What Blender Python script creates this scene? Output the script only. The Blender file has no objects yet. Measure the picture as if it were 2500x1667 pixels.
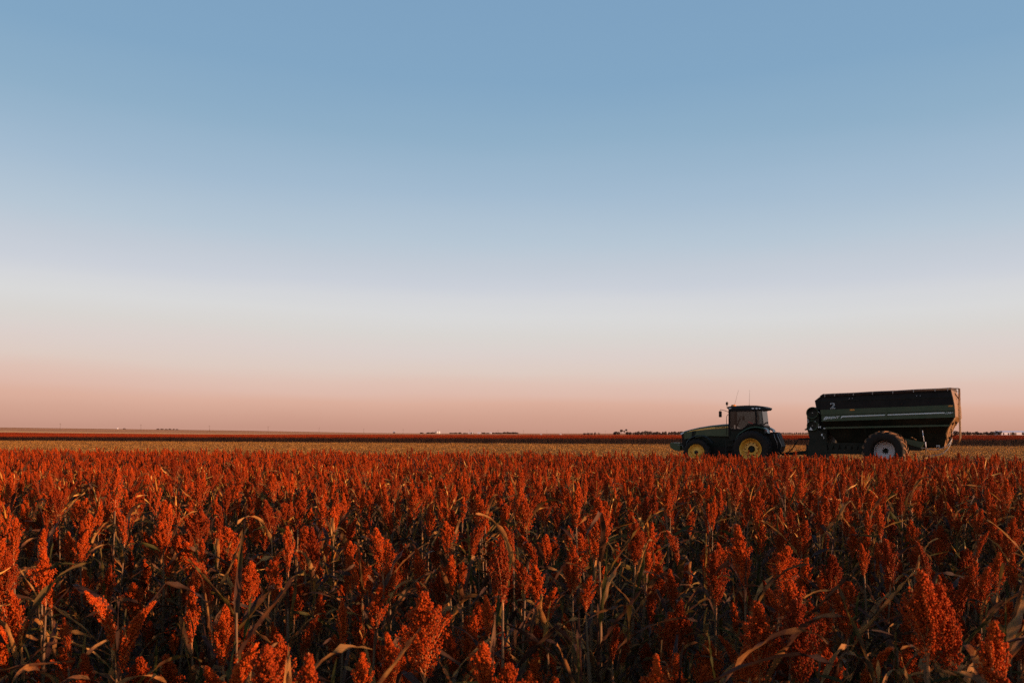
import bpy, math, random
import numpy as np
from mathutils import Vector, Matrix
R = math.radians
sc = bpy.context.scene
COL = sc.collection
rnd = random.Random(7)
nr = np.random.default_rng(7)

# ------------------------------------------------------------------ camera
F, CX, HY, EYE = 1944.0, 1250.0, 1057.5, 1.93      # focal length and horizon of the photograph, eye height
cam_d = bpy.data.cameras.new('camera')
cam = bpy.data.objects.new('camera', cam_d); COL.objects.link(cam)
cam.location = (0, 0, EYE); cam.rotation_euler = (R(90), 0, 0)
cam_d.sensor_width = 36.0; cam_d.lens = 36.0 * F / 2500.0
cam_d.shift_y = (HY - 833.5) / 2500.0
cam_d.clip_start = 0.05; cam_d.clip_end = 30000
cam_d.dof.use_dof = True; cam_d.dof.focus_distance = 11.0; cam_d.dof.aperture_fstop = 7.0
sc.camera = cam

# ------------------------------------------------------------------ sky, sun, exposure
def lin(c):
    return tuple(((v / 255) / 12.92 if v / 255 <= .04045 else ((v / 255 + .055) / 1.055) ** 2.4) for v in c) + (1,)
world = bpy.data.worlds.new('World'); sc.world = world; world.use_nodes = True
wt = world.node_tree; wt.nodes.clear()
def wn(t): return wt.nodes.new(t)
tc = wn('ShaderNodeTexCoord'); sep = wn('ShaderNodeSeparateXYZ')
wt.links.new(tc.outputs['Generated'], sep.inputs[0])
mx = wn('ShaderNodeMath'); mx.operation = 'MULTIPLY_ADD'; mx.inputs[1].default_value = .016
wt.links.new(sep.outputs[0], mx.inputs[0]); wt.links.new(sep.outputs[2], mx.inputs[2])
mpn = wn('ShaderNodeMapping'); mpn.inputs['Scale'].default_value = (1.3, 1.3, 9.0); wt.links.new(tc.outputs['Generated'], mpn.inputs[0])
nzw = wn('ShaderNodeTexNoise'); nzw.inputs['Scale'].default_value = 1.6; nzw.inputs['Detail'].default_value = 3; wt.links.new(mpn.outputs[0], nzw.inputs['Vector'])
mx2 = wn('ShaderNodeMath'); mx2.operation = 'MULTIPLY_ADD'; mx2.inputs[1].default_value = .024
mx3 = wn('ShaderNodeMath'); mx3.operation = 'SUBTRACT'; mx3.inputs[1].default_value = .012
wt.links.new(nzw.outputs[0], mx2.inputs[0]); wt.links.new(mx.outputs[0], mx2.inputs[2]); wt.links.new(mx2.outputs[0], mx3.inputs[0])
ramp = wn('ShaderNodeValToRGB'); wt.links.new(mx3.outputs[0], ramp.inputs[0])   # soft unevenness of thin haze
SKY = [(0.0, (197, 149, 131)), (.0167, (208, 161, 142)), (.0347, (219, 174, 155)), (.0464, (222, 185, 170)), (.0618, (223, 193, 180)), (.0765, (222, 203, 193)),
       (.099, (220, 208, 203)), (.1212, (217, 213, 209)), (.1433, (217, 217, 217)), (.164, (212, 214, 218)), (.181, (203, 208, 217)), (.205, (194, 203, 214)),
       (.229, (183, 199, 213)), (.288, (163, 187, 208)), (.347, (143, 175, 200)),
       (.402, (130, 166, 196)), (.478, (125, 161, 193)), (.62, (102, 138, 177)), (1.0, (52, 74, 112))]
cr = ramp.color_ramp
while len(cr.elements) < len(SKY): cr.elements.new(.5)
for e, (p, c) in zip(cr.elements, SKY): e.position = p; e.color = lin(c)
bg = wn('ShaderNodeBackground'); bg.inputs[1].default_value = .7071
wo = wn('ShaderNodeOutputWorld')
wt.links.new(ramp.outputs[0], bg.inputs[0]); wt.links.new(bg.outputs[0], wo.inputs[0])

SUN_EL = R(7.8)
sdir = Vector((.94 * math.cos(SUN_EL), -.342 * math.cos(SUN_EL), math.sin(SUN_EL))).normalized()
sun_d = bpy.data.lights.new('sun', 'SUN'); sun_d.energy = 5.0; sun_d.angle = R(.6); sun_d.color = (1.0, .56, .30)
sun = bpy.data.objects.new('sun', sun_d); COL.objects.link(sun)
sun.rotation_euler = (-sdir).to_track_quat('-Z', 'Y').to_euler(); sun.location = (30, -14, 8)
sc.view_settings.view_transform = 'Standard'; sc.view_settings.look = 'None'
sc.view_settings.exposure = 0.5; sc.view_settings.gamma = 1.0; sc.view_settings.use_curve_mapping = False
sc.render.engine = 'CYCLES'
sc.cycles.max_bounces = 5; sc.cycles.diffuse_bounces = 2; sc.cycles.glossy_bounces = 2
sc.cycles.transmission_bounces = 3; sc.cycles.transparent_max_bounces = 6
sc.cycles.use_denoising = False

# ------------------------------------------------------------------ materials
def new_mat(name):
    m = bpy.data.materials.new(name); m.use_nodes = True
    nt = m.node_tree; nt.nodes.clear()
    out = nt.nodes.new('ShaderNodeOutputMaterial')
    return m, nt, out
def N(nt, t, **k):
    n = nt.nodes.new(t)
    for a, v in k.items(): setattr(n, a, v)
    return n
def paint(name, col, rough=.5, metal=0.0, var=.25, scale=6.0, dust=0.0, dustcol=(.30, .20, .13), spec=.5, bump=0.0):
    """solid base colour with soft mottling, optional dust film by noise"""
    m, nt, out = new_mat(name)
    L = nt.links.new
    b = N(nt, 'ShaderNodeBsdfPrincipled'); b.inputs['Roughness'].default_value = rough
    b.inputs['Metallic'].default_value = metal; b.inputs['Specular IOR Level'].default_value = spec
    co = N(nt, 'ShaderNodeTexCoord')
    nz = N(nt, 'ShaderNodeTexNoise'); nz.inputs['Scale'].default_value = scale; nz.inputs['Detail'].default_value = 5
    L(co.outputs['Object'], nz.inputs['Vector'])
    mix = N(nt, 'ShaderNodeMix', data_type='RGBA')
    mix.inputs[6].default_value = tuple(v * (1 - var) for v in col) + (1,)
    mix.inputs[7].default_value = tuple(min(1, v * (1 + var)) for v in col) + (1,)
    L(nz.outputs[0], mix.inputs[0])
    last = mix.outputs[2]
    if dust:
        n2 = N(nt, 'ShaderNodeTexNoise'); n2.inputs['Scale'].default_value = scale * .35; n2.inputs['Detail'].default_value = 8
        L(co.outputs['Object'], n2.inputs['Vector'])
        mr = N(nt, 'ShaderNodeMapRange'); mr.inputs[1].default_value = .35; mr.inputs[2].default_value = .75
        mr.inputs[3].default_value = 0; mr.inputs[4].default_value = dust
        L(n2.outputs[0], mr.inputs[0])
        m2 = N(nt, 'ShaderNodeMix', data_type='RGBA'); m2.inputs[7].default_value = dustcol + (1,)
        L(mr.outputs[0], m2.inputs[0]); L(last, m2.inputs[6]); last = m2.outputs[2]
    L(last, b.inputs['Base Color'])
    if bump:
        bp = N(nt, 'ShaderNodeBump'); bp.inputs['Strength'].default_value = bump; bp.inputs['Distance'].default_value = .02
        L(nz.outputs[0], bp.inputs['Height']); L(bp.outputs[0], b.inputs['Normal'])
    L(b.outputs[0], out.inputs[0])
    return m

def grain_mat(name, c1, c2, c3):
    m, nt, out = new_mat(name); L = nt.links.new
    b = N(nt, 'ShaderNodeBsdfPrincipled'); b.inputs['Roughness'].default_value = .7
    b.inputs['Specular IOR Level'].default_value = .07
    co = N(nt, 'ShaderNodeTexCoord')
    nz = N(nt, 'ShaderNodeTexNoise'); nz.inputs['Scale'].default_value = 90; nz.inputs['Detail'].default_value = 2
    L(co.outputs['Object'], nz.inputs['Vector'])
    mix = N(nt, 'ShaderNodeMix', data_type='RGBA'); mix.inputs[6].default_value = c1 + (1,); mix.inputs[7].default_value = c2 + (1,)
    mr = N(nt, 'ShaderNodeMapRange'); mr.inputs[1].default_value = .35; mr.inputs[2].default_value = .65
    L(nz.outputs[0], mr.inputs[0]); L(mr.outputs[0], mix.inputs[0])
    oi = N(nt, 'ShaderNodeObjectInfo')
    mix2 = N(nt, 'ShaderNodeMix', data_type='RGBA'); mix2.inputs[7].default_value = c3 + (1,)
    pw = N(nt, 'ShaderNodeMath', operation='POWER'); pw.inputs[1].default_value = 1.3
    mm = N(nt, 'ShaderNodeMath', operation='MULTIPLY'); mm.inputs[1].default_value = .75
    L(oi.outputs['Random'], pw.inputs[0]); L(pw.outputs[0], mm.inputs[0]); L(mm.outputs[0], mix2.inputs[0])
    L(mix.outputs[2], mix2.inputs[6])
    gt = N(nt, 'ShaderNodeMath', operation='GREATER_THAN'); gt.inputs[1].default_value = 2.0; L(oi.outputs['Random'], gt.inputs[0])
    m3 = N(nt, 'ShaderNodeMix', data_type='RGBA'); m3.inputs[7].default_value = (.42, .17, .035, 1); L(gt.outputs[0], m3.inputs[0])
    L(mix2.outputs[2], m3.inputs[6]); L(m3.outputs[2], b.inputs['Base Color'])
    L(b.outputs[0], out.inputs[0])
    return m

def leaf_mat(name, cols, trans=.35, rough=.6):
    """dry leaf: colour by leaf (attribute lt + object random), veins along the blade, translucent"""
    m, nt, out = new_mat(name); L = nt.links.new
    b = N(nt, 'ShaderNodeBsdfPrincipled'); b.inputs['Roughness'].default_value = rough
    b.inputs['Specular IOR Level'].default_value = .2
    at = N(nt, 'ShaderNodeAttribute', attribute_name='lt')
    oi = N(nt, 'ShaderNodeObjectInfo')
    ad = N(nt, 'ShaderNodeMath', operation='ADD'); L(at.outputs['Fac'], ad.inputs[0]); L(oi.outputs['Random'], ad.inputs[1])
    co = N(nt, 'ShaderNodeTexCoord')
    nz = N(nt, 'ShaderNodeTexNoise'); nz.inputs['Scale'].default_value = 9; nz.inputs['Detail'].default_value = 5
    L(co.outputs['Object'], nz.inputs['Vector'])
    ml = N(nt, 'ShaderNodeMath', operation='MULTIPLY_ADD'); ml.inputs[1].default_value = .5
    L(nz.outputs[0], ml.inputs[0]); L(ad.outputs[0], ml.inputs[2])
    fr = N(nt, 'ShaderNodeMath', operation='FRACT'); L(ml.outputs[0], fr.inputs[0])
    rp = N(nt, 'ShaderNodeValToRGB'); c = rp.color_ramp
    while len(c.elements) < len(cols): c.elements.new(.5)
    for i, (e, q) in enumerate(zip(c.elements, cols)): e.position = i / (len(cols) - 1); e.color = q + (1,)
    L(fr.outputs[0], rp.inputs[0])
    mp = N(nt, 'ShaderNodeMapping'); mp.inputs['Scale'].default_value = (26, 1.2, 1)
    uv = N(nt, 'ShaderNodeUVMap'); L(uv.outputs[0], mp.inputs[0])
    n2 = N(nt, 'ShaderNodeTexNoise'); n2.inputs['Scale'].default_value = 1.0; n2.inputs['Detail'].default_value = 3
    L(mp.outputs[0], n2.inputs['Vector'])
    vr = N(nt, 'ShaderNodeMapRange'); vr.inputs[1].default_value = .3; vr.inputs[2].default_value = .7
    vr.inputs[3].default_value = .55; vr.inputs[4].default_value = 1.35
    L(n2.outputs[0], vr.inputs[0])
    mu = N(nt, 'ShaderNodeVectorMath', operation='SCALE'); L(rp.outputs[0], mu.inputs[0]); L(vr.outputs[0], mu.inputs['Scale'])
    L(mu.outputs[0], b.inputs['Base Color'])
    bp = N(nt, 'ShaderNodeBump'); bp.inputs['Strength'].default_value = .4; bp.inputs['Distance'].default_value = .004
    L(n2.outputs[0], bp.inputs['Height']); L(bp.outputs[0], b.inputs['Normal'])
    tr = N(nt, 'ShaderNodeBsdfTranslucent'); L(mu.outputs[0], tr.inputs['Color'])
    ms = N(nt, 'ShaderNodeMixShader'); ms.inputs[0].default_value = trans
    L(b.outputs[0], ms.inputs[1]); L(tr.outputs[0], ms.inputs[2]); L(ms.outputs[0], out.inputs[0])
    return m

M = {}
M['grain'] = grain_mat('sorghum_grain', (.36, .036, .005), (.64, .095, .010), (.10, .010, .004))
M['branch'] = paint('panicle_branch', (.46, .17, .05), .6, var=.3)
M['leaf'] = leaf_mat('dry_leaf', [(.060, .024, .015), (.09, .036, .020), (.46, .18, .045), (.54, .25, .07), (.11, .04, .018), (.14, .08, .014), (.08, .03, .015), (.36, .13, .035), (.58, .28, .08), (.20, .075, .026), (.060, .024, .015)])
M['leaf_green'] = leaf_mat('olive_leaf', [(.06, .055, .012), (.10, .075, .018), (.34, .18, .04), (.09, .05, .018), (.05, .05, .012), (.06, .055, .012)], .4)
M['grain_shaded'] = grain_mat('shaded_far_grain', (.25, .030, .007), (.40, .058, .010), (.15, .016, .006))  # far crop grain: the shade among the heads is put into the colour
M['leaf_brown_shaded'] = leaf_mat('shaded_dead_brown_leaf', [(.045, .020, .013), (.07, .03, .018), (.05, .022, .014), (.16, .07, .03), (.045, .02, .013)], .2)  # dead brown leaves, with the shade inside the crop painted into the colour
M['stalk'] = paint('dry_stalk', (.16, .08, .03), .6, var=.4, scale=20)
M['straw'] = leaf_mat('stubble_straw', [(.50, .20, .03), (.95, .50, .13), (.12, .045, .014), (.72, .30, .045), (.06, .025, .010), (.22, .09, .02), (.50, .20, .03)], .25)
M['green'] = paint('dark_green_paint', (.034, .060, .018), .35, var=.15, dust=.10)
M['cartgreen'] = paint('cart_green_paint', (.030, .052, .014), .5, var=.15, dust=.10)
M['deep'] = paint('dark_green_steel', (.013, .014, .008), .65, spec=.2, var=.3, dust=.06)
M['black'] = paint('black_steel', (.012, .008, .006), .7, spec=.2, var=.3, dust=.04)
M['blackroof'] = paint('black_plastic_roof', (.024, .022, .018), .55, spec=.2, var=.2)
M['tarp'] = paint('vinyl_tarp', (.045, .024, .018), .75, var=.3, scale=3, bump=.6)
M['rubber'] = paint('tyre_rubber', (.018, .013, .010), .75, spec=.2, var=.3, dust=.12, dustcol=(.10, .06, .04))
M['lug'] = paint('dusty_sunlit_rubber', (.12, .055, .025), .8, var=.4, scale=14, dust=.6, dustcol=(.42, .17, .05))  # low sun's orange on the lugs painted in along with the dust
M['yellow'] = paint('yellow_wheel_paint', (.90, .45, .06), .4, var=.08, dust=.12, dustcol=(.42, .22, .08))
M['white'] = paint('white_wheel_paint', (.80, .76, .80), .4, var=.06, dust=.0)
M['decal'] = paint('decal_white', (.75, .74, .70), .4, var=.03)
M['decalyellow'] = paint('decal_yellow', (.85, .45, .10), .35, var=.05)
M['amber'] = paint('amber_reflector', (.75, .25, .02), .3, var=.05)
M['red'] = paint('red_lens', (.55, .04, .03), .2, var=.05)
M['lens'] = paint('clear_lens', (.80, .80, .80), .15, var=.05)
M['dusty_sunlit'] = paint('dusty_sunlit_panel', (.20, .095, .030), .5, var=.3, scale=2.0, dust=.5, dustcol=(.34, .17, .06))  # dust plus the warm sheen of the sun, both put into the colour
M['steel'] = paint('bare_steel', (.30, .27, .25), .4, metal=.6, var=.2)
M['hose'] = paint('pale_ribbed_hose', (.34, .30, .27), .5, var=.2)
M['seat'] = paint('seat_fabric', (.03, .03, .03), .8)
M['bark'] = paint('bark', (.10, .065, .045), .8, var=.4)
M['crown'] = paint('far_foliage', (.060, .034, .026), .8, var=.5, scale=.6)
M['wood'] = paint('pole_wood', (.12, .08, .06), .8)
M['shed'] = paint('white_metal_siding', (.62, .60, .66), .6, var=.08, scale=.3)
M['shedroof'] = paint('pale_metal_roof', (.66, .64, .72), .5, var=.08, scale=.3)
M['darkwall'] = paint('dark_siding', (.12, .08, .07), .7)
M['silver'] = paint('galvanised_steel', (.75, .72, .70), .45, var=.05)
def glass_mat():
    m, nt, out = new_mat('tinted_cab_glass'); L = nt.links.new
    t = N(nt, 'ShaderNodeBsdfTransparent'); t.inputs[0].default_value = (.42, .47, .49, 1)
    g = N(nt, 'ShaderNodeBsdfGlossy'); g.inputs['Roughness'].default_value = .03; g.inputs[0].default_value = (.8, .8, .8, 1)
    fr = N(nt, 'ShaderNodeFresnel'); fr.inputs[0].default_value = 1.45
    ms = N(nt, 'ShaderNodeMixShader'); L(fr.outputs[0], ms.inputs[0]); L(t.outputs[0], ms.inputs[1]); L(g.outputs[0], ms.inputs[2])
    L(ms.outputs[0], out.inputs[0]); return m
M['glass'] = glass_mat()

# ------------------------------------------------------------------ mesh helpers
class MB:
    def __init__(s): s.v = []; s.f = []; s.m = []; s.sm = []
    def add(s, v, f, m=0, smooth=False):
        o = len(s.v); s.v += [tuple(p) for p in v]; s.f += [tuple(i + o for i in q) for q in f]
        s.m += [m] * len(f); s.sm += [smooth] * len(f); return s
    def box(s, x0, x1, y0, y1, z0, z1, m=0, bev=0.0):
        if bev:
            b = bev; xs = (x0, x1); ys = (y0, y1); zs = (z0, z1)
            prof = [(x0 + b, z0), (x1 - b, z0), (x1, z0 + b), (x1, z1 - b), (x1 - b, z1), (x0 + b, z1), (x0, z1 - b), (x0, z0 + b)]
            return s.prism(prof, y0, y1, m)
        v = [(x, y, z) for z in (z0, z1) for y in (y0, y1) for x in (x0, x1)]
        return s.add(v, [(0, 2, 3, 1), (4, 5, 7, 6), (0, 1, 5, 4), (2, 6, 7, 3), (0, 4, 6, 2), (1, 3, 7, 5)], m)
    def prism(s, prof, y0, y1, m=0, inset=None):
        """outline in x,z pushed from y0 to y1"""
        n = len(prof); v = [(x, y0, z) for x, z in prof] + [(x, y1, z) for x, z in prof]
        f = [tuple(range(n)), tuple(range(2 * n - 1, n - 1, -1))]
        f += [(i, i + n, (i + 1) % n + n, (i + 1) % n) for i in range(n)]
        return s.add(v, f, m)
    def hexa(s, p, m=0):
        """8 corners: bottom 4 (ccw) then top 4"""
        return s.add(p, [(3, 2, 1, 0), (4, 5, 6, 7), (0, 1, 5, 4), (1, 2, 6, 5), (2, 3, 7, 6), (3, 0, 4, 7)], m)
    def tube(s, pts, r, n=8, m=0, cap=True, smooth=True):
        pts = [Vector(p) for p in pts]; rs = r if hasattr(r, '__len__') else [r] * len(pts)
        d0 = (pts[1] - pts[0]).normalized(); up = Vector((0, 0, 1)) if abs(d0.z) < .9 else Vector((1, 0, 0))
        a = d0.cross(up).normalized(); v = []
        for i, p in enumerate(pts):
            d = (pts[min(i + 1, len(pts) - 1)] - pts[max(i - 1, 0)]).normalized()
            a = (a - d * a.dot(d)).normalized(); b = d.cross(a)
            for k in range(n):
                t = 2 * math.pi * k / n; v.append(p + (a * math.cos(t) + b * math.sin(t)) * rs[i])
        f = [(i * n + k, i * n + (k + 1) % n, (i + 1) * n + (k + 1) % n, (i + 1) * n + k) for i in range(len(pts) - 1) for k in range(n)]
        s.add(v, f, m, smooth)
        if cap:
            e = (len(pts) - 1) * n; o = len(s.v) - len(v)
            s.f += [tuple(o + k for k in range(n - 1, -1, -1)), tuple(o + e + k for k in range(n))]; s.m += [m, m]; s.sm += [False, False]
        return s
    def lathe(s, c, prof, n=40, m=0, close=False, smooth=True):
        """profile of (radius, y) turned about the y axis through c"""
        v = []; k = len(prof)
        for i in range(n):
            t = 2 * math.pi * i / n
            for r, y in prof: v.append((c[0] + r * math.cos(t), c[1] + y, c[2] + r * math.sin(t)))
        kk = k if close else k - 1
        f = [(i * k + j, i * k + (j + 1) % k, ((i + 1) % n) * k + (j + 1) % k, ((i + 1) % n) * k + j) for i in range(n) for j in range(kk)]
        return s.add(v, f, m, smooth)
    def build(s, name, mats, parent=None, **props):
        me = bpy.data.meshes.new(name)
        me.from_pydata(s.v, [], s.f)
        for mm in (mats if isinstance(mats, (list, tuple)) else [mats]): me.materials.append(mm)
        me.polygons.foreach_set('material_index', s.m); me.polygons.foreach_set('use_smooth', s.sm)
        me.validate(); me.update()
        o = bpy.data.objects.new(name, me); COL.objects.link(o)
        if parent is not None: o.parent = parent
        for k, v in props.items(): o[k] = v
        return o
def empty(name, loc, rz=0, parent=None, **props):
    o = bpy.data.objects.new(name, None); COL.objects.link(o); o.location = loc; o.rotation_euler = (0, 0, rz)
    o.empty_display_size = .2
    if parent is not None: o.parent = parent
    for k, v in props.items(): o[k] = v
    return o
def tri_mesh(name, V, T, mi, mats, lt=None, uv=None, smooth=None):
    """fast triangle mesh from numpy arrays"""
    me = bpy.data.meshes.new(name); nv, ntri = len(V), len(T)
    me.vertices.add(nv); me.vertices.foreach_set('co', np.asarray(V, np.float32).ravel())
    me.loops.add(ntri * 3); me.loops.foreach_set('vertex_index', np.asarray(T, np.int32).ravel())
    me.polygons.add(ntri); me.polygons.foreach_set('loop_start', np.arange(0, ntri * 3, 3, dtype=np.int32))
    try: me.polygons.foreach_set('loop_total', np.full(ntri, 3, dtype=np.int32))
    except Exception: pass
    for mm in mats: me.materials.append(mm)
    me.polygons.foreach_set('material_index', np.asarray(mi, np.int32))
    if smooth is not None: me.polygons.foreach_set('use_smooth', np.asarray(smooth, bool))
    if lt is not None:
        a = me.attributes.new('lt', 'FLOAT', 'POINT'); a.data.foreach_set('value', np.asarray(lt, np.float32))
    if uv is not None:
        u = me.uv_layers.new(name='UVMap'); u.data.foreach_set('uv', np.asarray(uv, np.float32)[np.asarray(T).ravel()].ravel())
    me.update(); me.validate()
    return me
class TB:
    """accumulates triangle pieces"""
    def __init__(s): s.V = []; s.T = []; s.M = []; s.L = []; s.U = []; s.S = []; s.n = 0
    def add(s, V, T, m=0, lt=0.0, uv=None, smooth=True):
        V = np.asarray(V, float); T = np.asarray(T, int)
        s.V.append(V); s.T.append(T + s.n); s.M.append(np.full(len(T), m)); s.L.append(np.full(len(V), lt) if np.isscalar(lt) else lt)
        s.U.append(np.zeros((len(V), 2)) if uv is None else uv); s.S.append(np.full(len(T), smooth)); s.n += len(V)
    def mesh(s, name, mats):
        return tri_mesh(name, np.concatenate(s.V), np.concatenate(s.T), np.concatenate(s.M), mats, np.concatenate(s.L), np.concatenate(s.U), np.concatenate(s.S))

# ------------------------------------------------------------------ terrain
def sstep(a, b, x):
    t = np.clip((x - a) / (b - a), 0, 1); return t * t * (3 - 2 * t)
def hgt(x, y):
    x = np.asarray(x, float); y = np.asarray(y, float)
    r = np.hypot(x, y); az = np.arctan2(x, y)
    A = np.interp(az, [-2.4, -1.2, R(-32.74), R(-18.5), R(-10.2), R(-4), R(20), R(60), R(90)], [0, .9, 1, .56, .16, .03, 0, 0, 0])
    hill = A * .0078 * np.clip(r - 450, 0, 3100) * (1 - .8 * sstep(3600, 7000, r))
    bump = .13 * (1 - sstep(3, 18, np.hypot(x, y - 1)))
    return hill + bump
PD = Vector((.9135, -.4067)); PN = Vector((.424, .906))          # direction and normal of the crop rows beyond the stubble
D_FAR = 131.6
def near_edge_y(x): return 34.8 + (x + 22.4) * (24.0 - 34.8) / (14.2 + 22.4)

def ground_mat():
    m, nt, out = new_mat('field_ground'); L = nt.links.new
    b = N(nt, 'ShaderNodeBsdfPrincipled'); b.inputs['Roughness'].default_value = .9; b.inputs['Specular IOR Level'].default_value = .1
    co = N(nt, 'ShaderNodeNewGeometry')
    dt = N(nt, 'ShaderNodeVectorMath', operation='DOT_PRODUCT'); dt.inputs[1].default_value = (PN.x, PN.y, 0)
    L(co.outputs['Position'], dt.inputs[0])
    wob = N(nt, 'ShaderNodeTexNoise'); wob.inputs['Scale'].default_value = .012; wob.inputs['Detail'].default_value = 3
    L(co.outputs['Position'], wob.inputs['Vector'])
    n1 = N(nt, 'ShaderNodeTexNoise'); n1.inputs['Scale'].default_value = 7; n1.inputs['Detail'].default_value = 8
    L(co.outputs['Position'], n1.inputs['Vector'])
    # near soil and trampled litter
    soil = N(nt, 'ShaderNodeValToRGB'); c = soil.color_ramp
    c.elements[0].position = .38; c.elements[0].color = (.028, .015, .010, 1)
    c.elements[1].position = .68; c.elements[1].color = (.15, .075, .028, 1)
    L(n1.outputs[0], soil.inputs[0])
    # distance bands of far fields
    ra = N(nt, 'ShaderNodeMath', operation='MULTIPLY_ADD'); ra.inputs[1].default_value = 260; L(wob.outputs[0], ra.inputs[0]); L(dt.outputs['Value'], ra.inputs[2])
    mr = N(nt, 'ShaderNodeMapRange'); mr.inputs[1].default_value = 0; mr.inputs[2].default_value = 3600; L(ra.outputs[0], mr.inputs[0])
    far = N(nt, 'ShaderNodeValToRGB'); far.color_ramp.interpolation = 'CONSTANT'
    st = [(0.0, (.30, .10, .035)), (.11, (.85, .38, .12)), (.2, (.60, .23, .08)), (.30, (.75, .30, .10)), (.42, (.30, .12, .05)), (.50, (.66, .25, .09)), (.7, (.58, .22, .09)), (.9, (.62, .24, .10))]
    c = far.color_ramp
    while len(c.elements) < len(st): c.elements.new(.5)
    for e, (p, q) in zip(c.elements, st): e.position = p; e.color = q + (1,)
    L(mr.outputs[0], far.inputs[0])
    gt = N(nt, 'ShaderNodeMath', operation='GREATER_THAN'); gt.inputs[1].default_value = 330; L(dt.outputs['Value'], gt.inputs[0])
    mix = N(nt, 'ShaderNodeMix', data_type='RGBA'); L(gt.outputs[0], mix.inputs[0]); L(soil.outputs[0], mix.inputs[6]); L(far.outputs[0], mix.inputs[7])
    L(mix.outputs[2], b.inputs['Base Color'])
    bp = N(nt, 'ShaderNodeBump'); bp.inputs['Strength'].default_value = .6; bp.inputs['Distance'].default_value = .05
    L(n1.outputs[0], bp.inputs['Height']); L(bp.outputs[0], b.inputs['Normal'])
    L(b.outputs[0], out.inputs[0]); return m
M['ground'] = ground_mat()
def build_ground():
    na = 300; rr = np.concatenate([[0.001], np.geomspace(.6, 14000, 110)])
    v = []; f = []
    for r in rr:
        for k in range(na):
            a = 2 * math.pi * k / na; v.append((r * math.sin(a), r * math.cos(a)))
    v = np.array(v); z = hgt(v[:, 0], v[:, 1])
    V = np.column_stack([v, z])
    mb = MB(); mb.v = [tuple(p) for p in V]
    for i in range(len(rr) - 1):
        for k in range(na):
            k2 = (k + 1) % na; f.append((i * na + k, (i + 1) * na + k, (i + 1) * na + k2, i * na + k2))
    mb.f = [q[::-1] for q in f]; mb.m = [0] * len(f); mb.sm = [True] * len(f)
    mb.build('ground', M['ground'], kind='structure')
build_ground()

# ------------------------------------------------------------------ sorghum pieces
OCT_V = np.array([(1, 0, 0), (-1, 0, 0), (0, 1, 0), (0, -1, 0), (0, 0, 1), (0, 0, -1)], float)
OCT_T = np.array([(0, 2, 4), (2, 1, 4), (1, 3, 4), (3, 0, 4), (2, 0, 5), (1, 2, 5), (3, 1, 5), (0, 3, 5)])
def octs(tb, P, r, m=0, rng=nr, el=1.25):
    n = len(P); s = r * rng.uniform(.75, 1.25, n)
    a = rng.uniform(0, 1.6, n); ca, sa = np.cos(a), np.sin(a)
    Q = OCT_V[None] * s[:, None, None] * np.array([1, 1, el])
    X = Q[..., 0] * ca[:, None] - Q[..., 1] * sa[:, None]; Y = Q[..., 0] * sa[:, None] + Q[..., 1] * ca[:, None]
    tilt = rng.uniform(-.8, .8, n)[:, None]; Z = Q[..., 2] + X * tilt
    V = np.stack([X, Y, Z], -1) + P[:, None, :]
    T = OCT_T[None] + (np.arange(n) * 6)[:, None, None]
    tb.add(V.reshape(-1, 3), T.reshape(-1, 3), m, 0.0, smooth=True)
def thin_tube(tb, P, r, n=3, m=0, lt=0.0):
    P = np.asarray(P, float); k = len(P); rs = np.full(k, r) if np.isscalar(r) else np.asarray(r)
    D = np.gradient(P, axis=0); D /= np.linalg.norm(D, axis=1)[:, None] + 1e-9
    up = np.array([0, 0, 1.]) if abs(D[0, 2]) < .9 else np.array([1., 0, 0])
    A = np.cross(D, up); A /= np.linalg.norm(A, axis=1)[:, None] + 1e-9; B = np.cross(D, A)
    t = np.arange(n) * 2 * math.pi / n
    V = P[:, None] + (A[:, None] * np.cos(t)[None, :, None] + B[:, None] * np.sin(t)[None, :, None]) * rs[:, None, None]
    T = []
    for i in range(k - 1):
        for j in range(n):
            a, b, c, d = i * n + j, i * n + (j + 1) % n, (i + 1) * n + (j + 1) % n, (i + 1) * n + j
            T += [(a, b, c), (a, c, d)]
    tb.add(V.reshape(-1, 3), T, m, lt)
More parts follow.
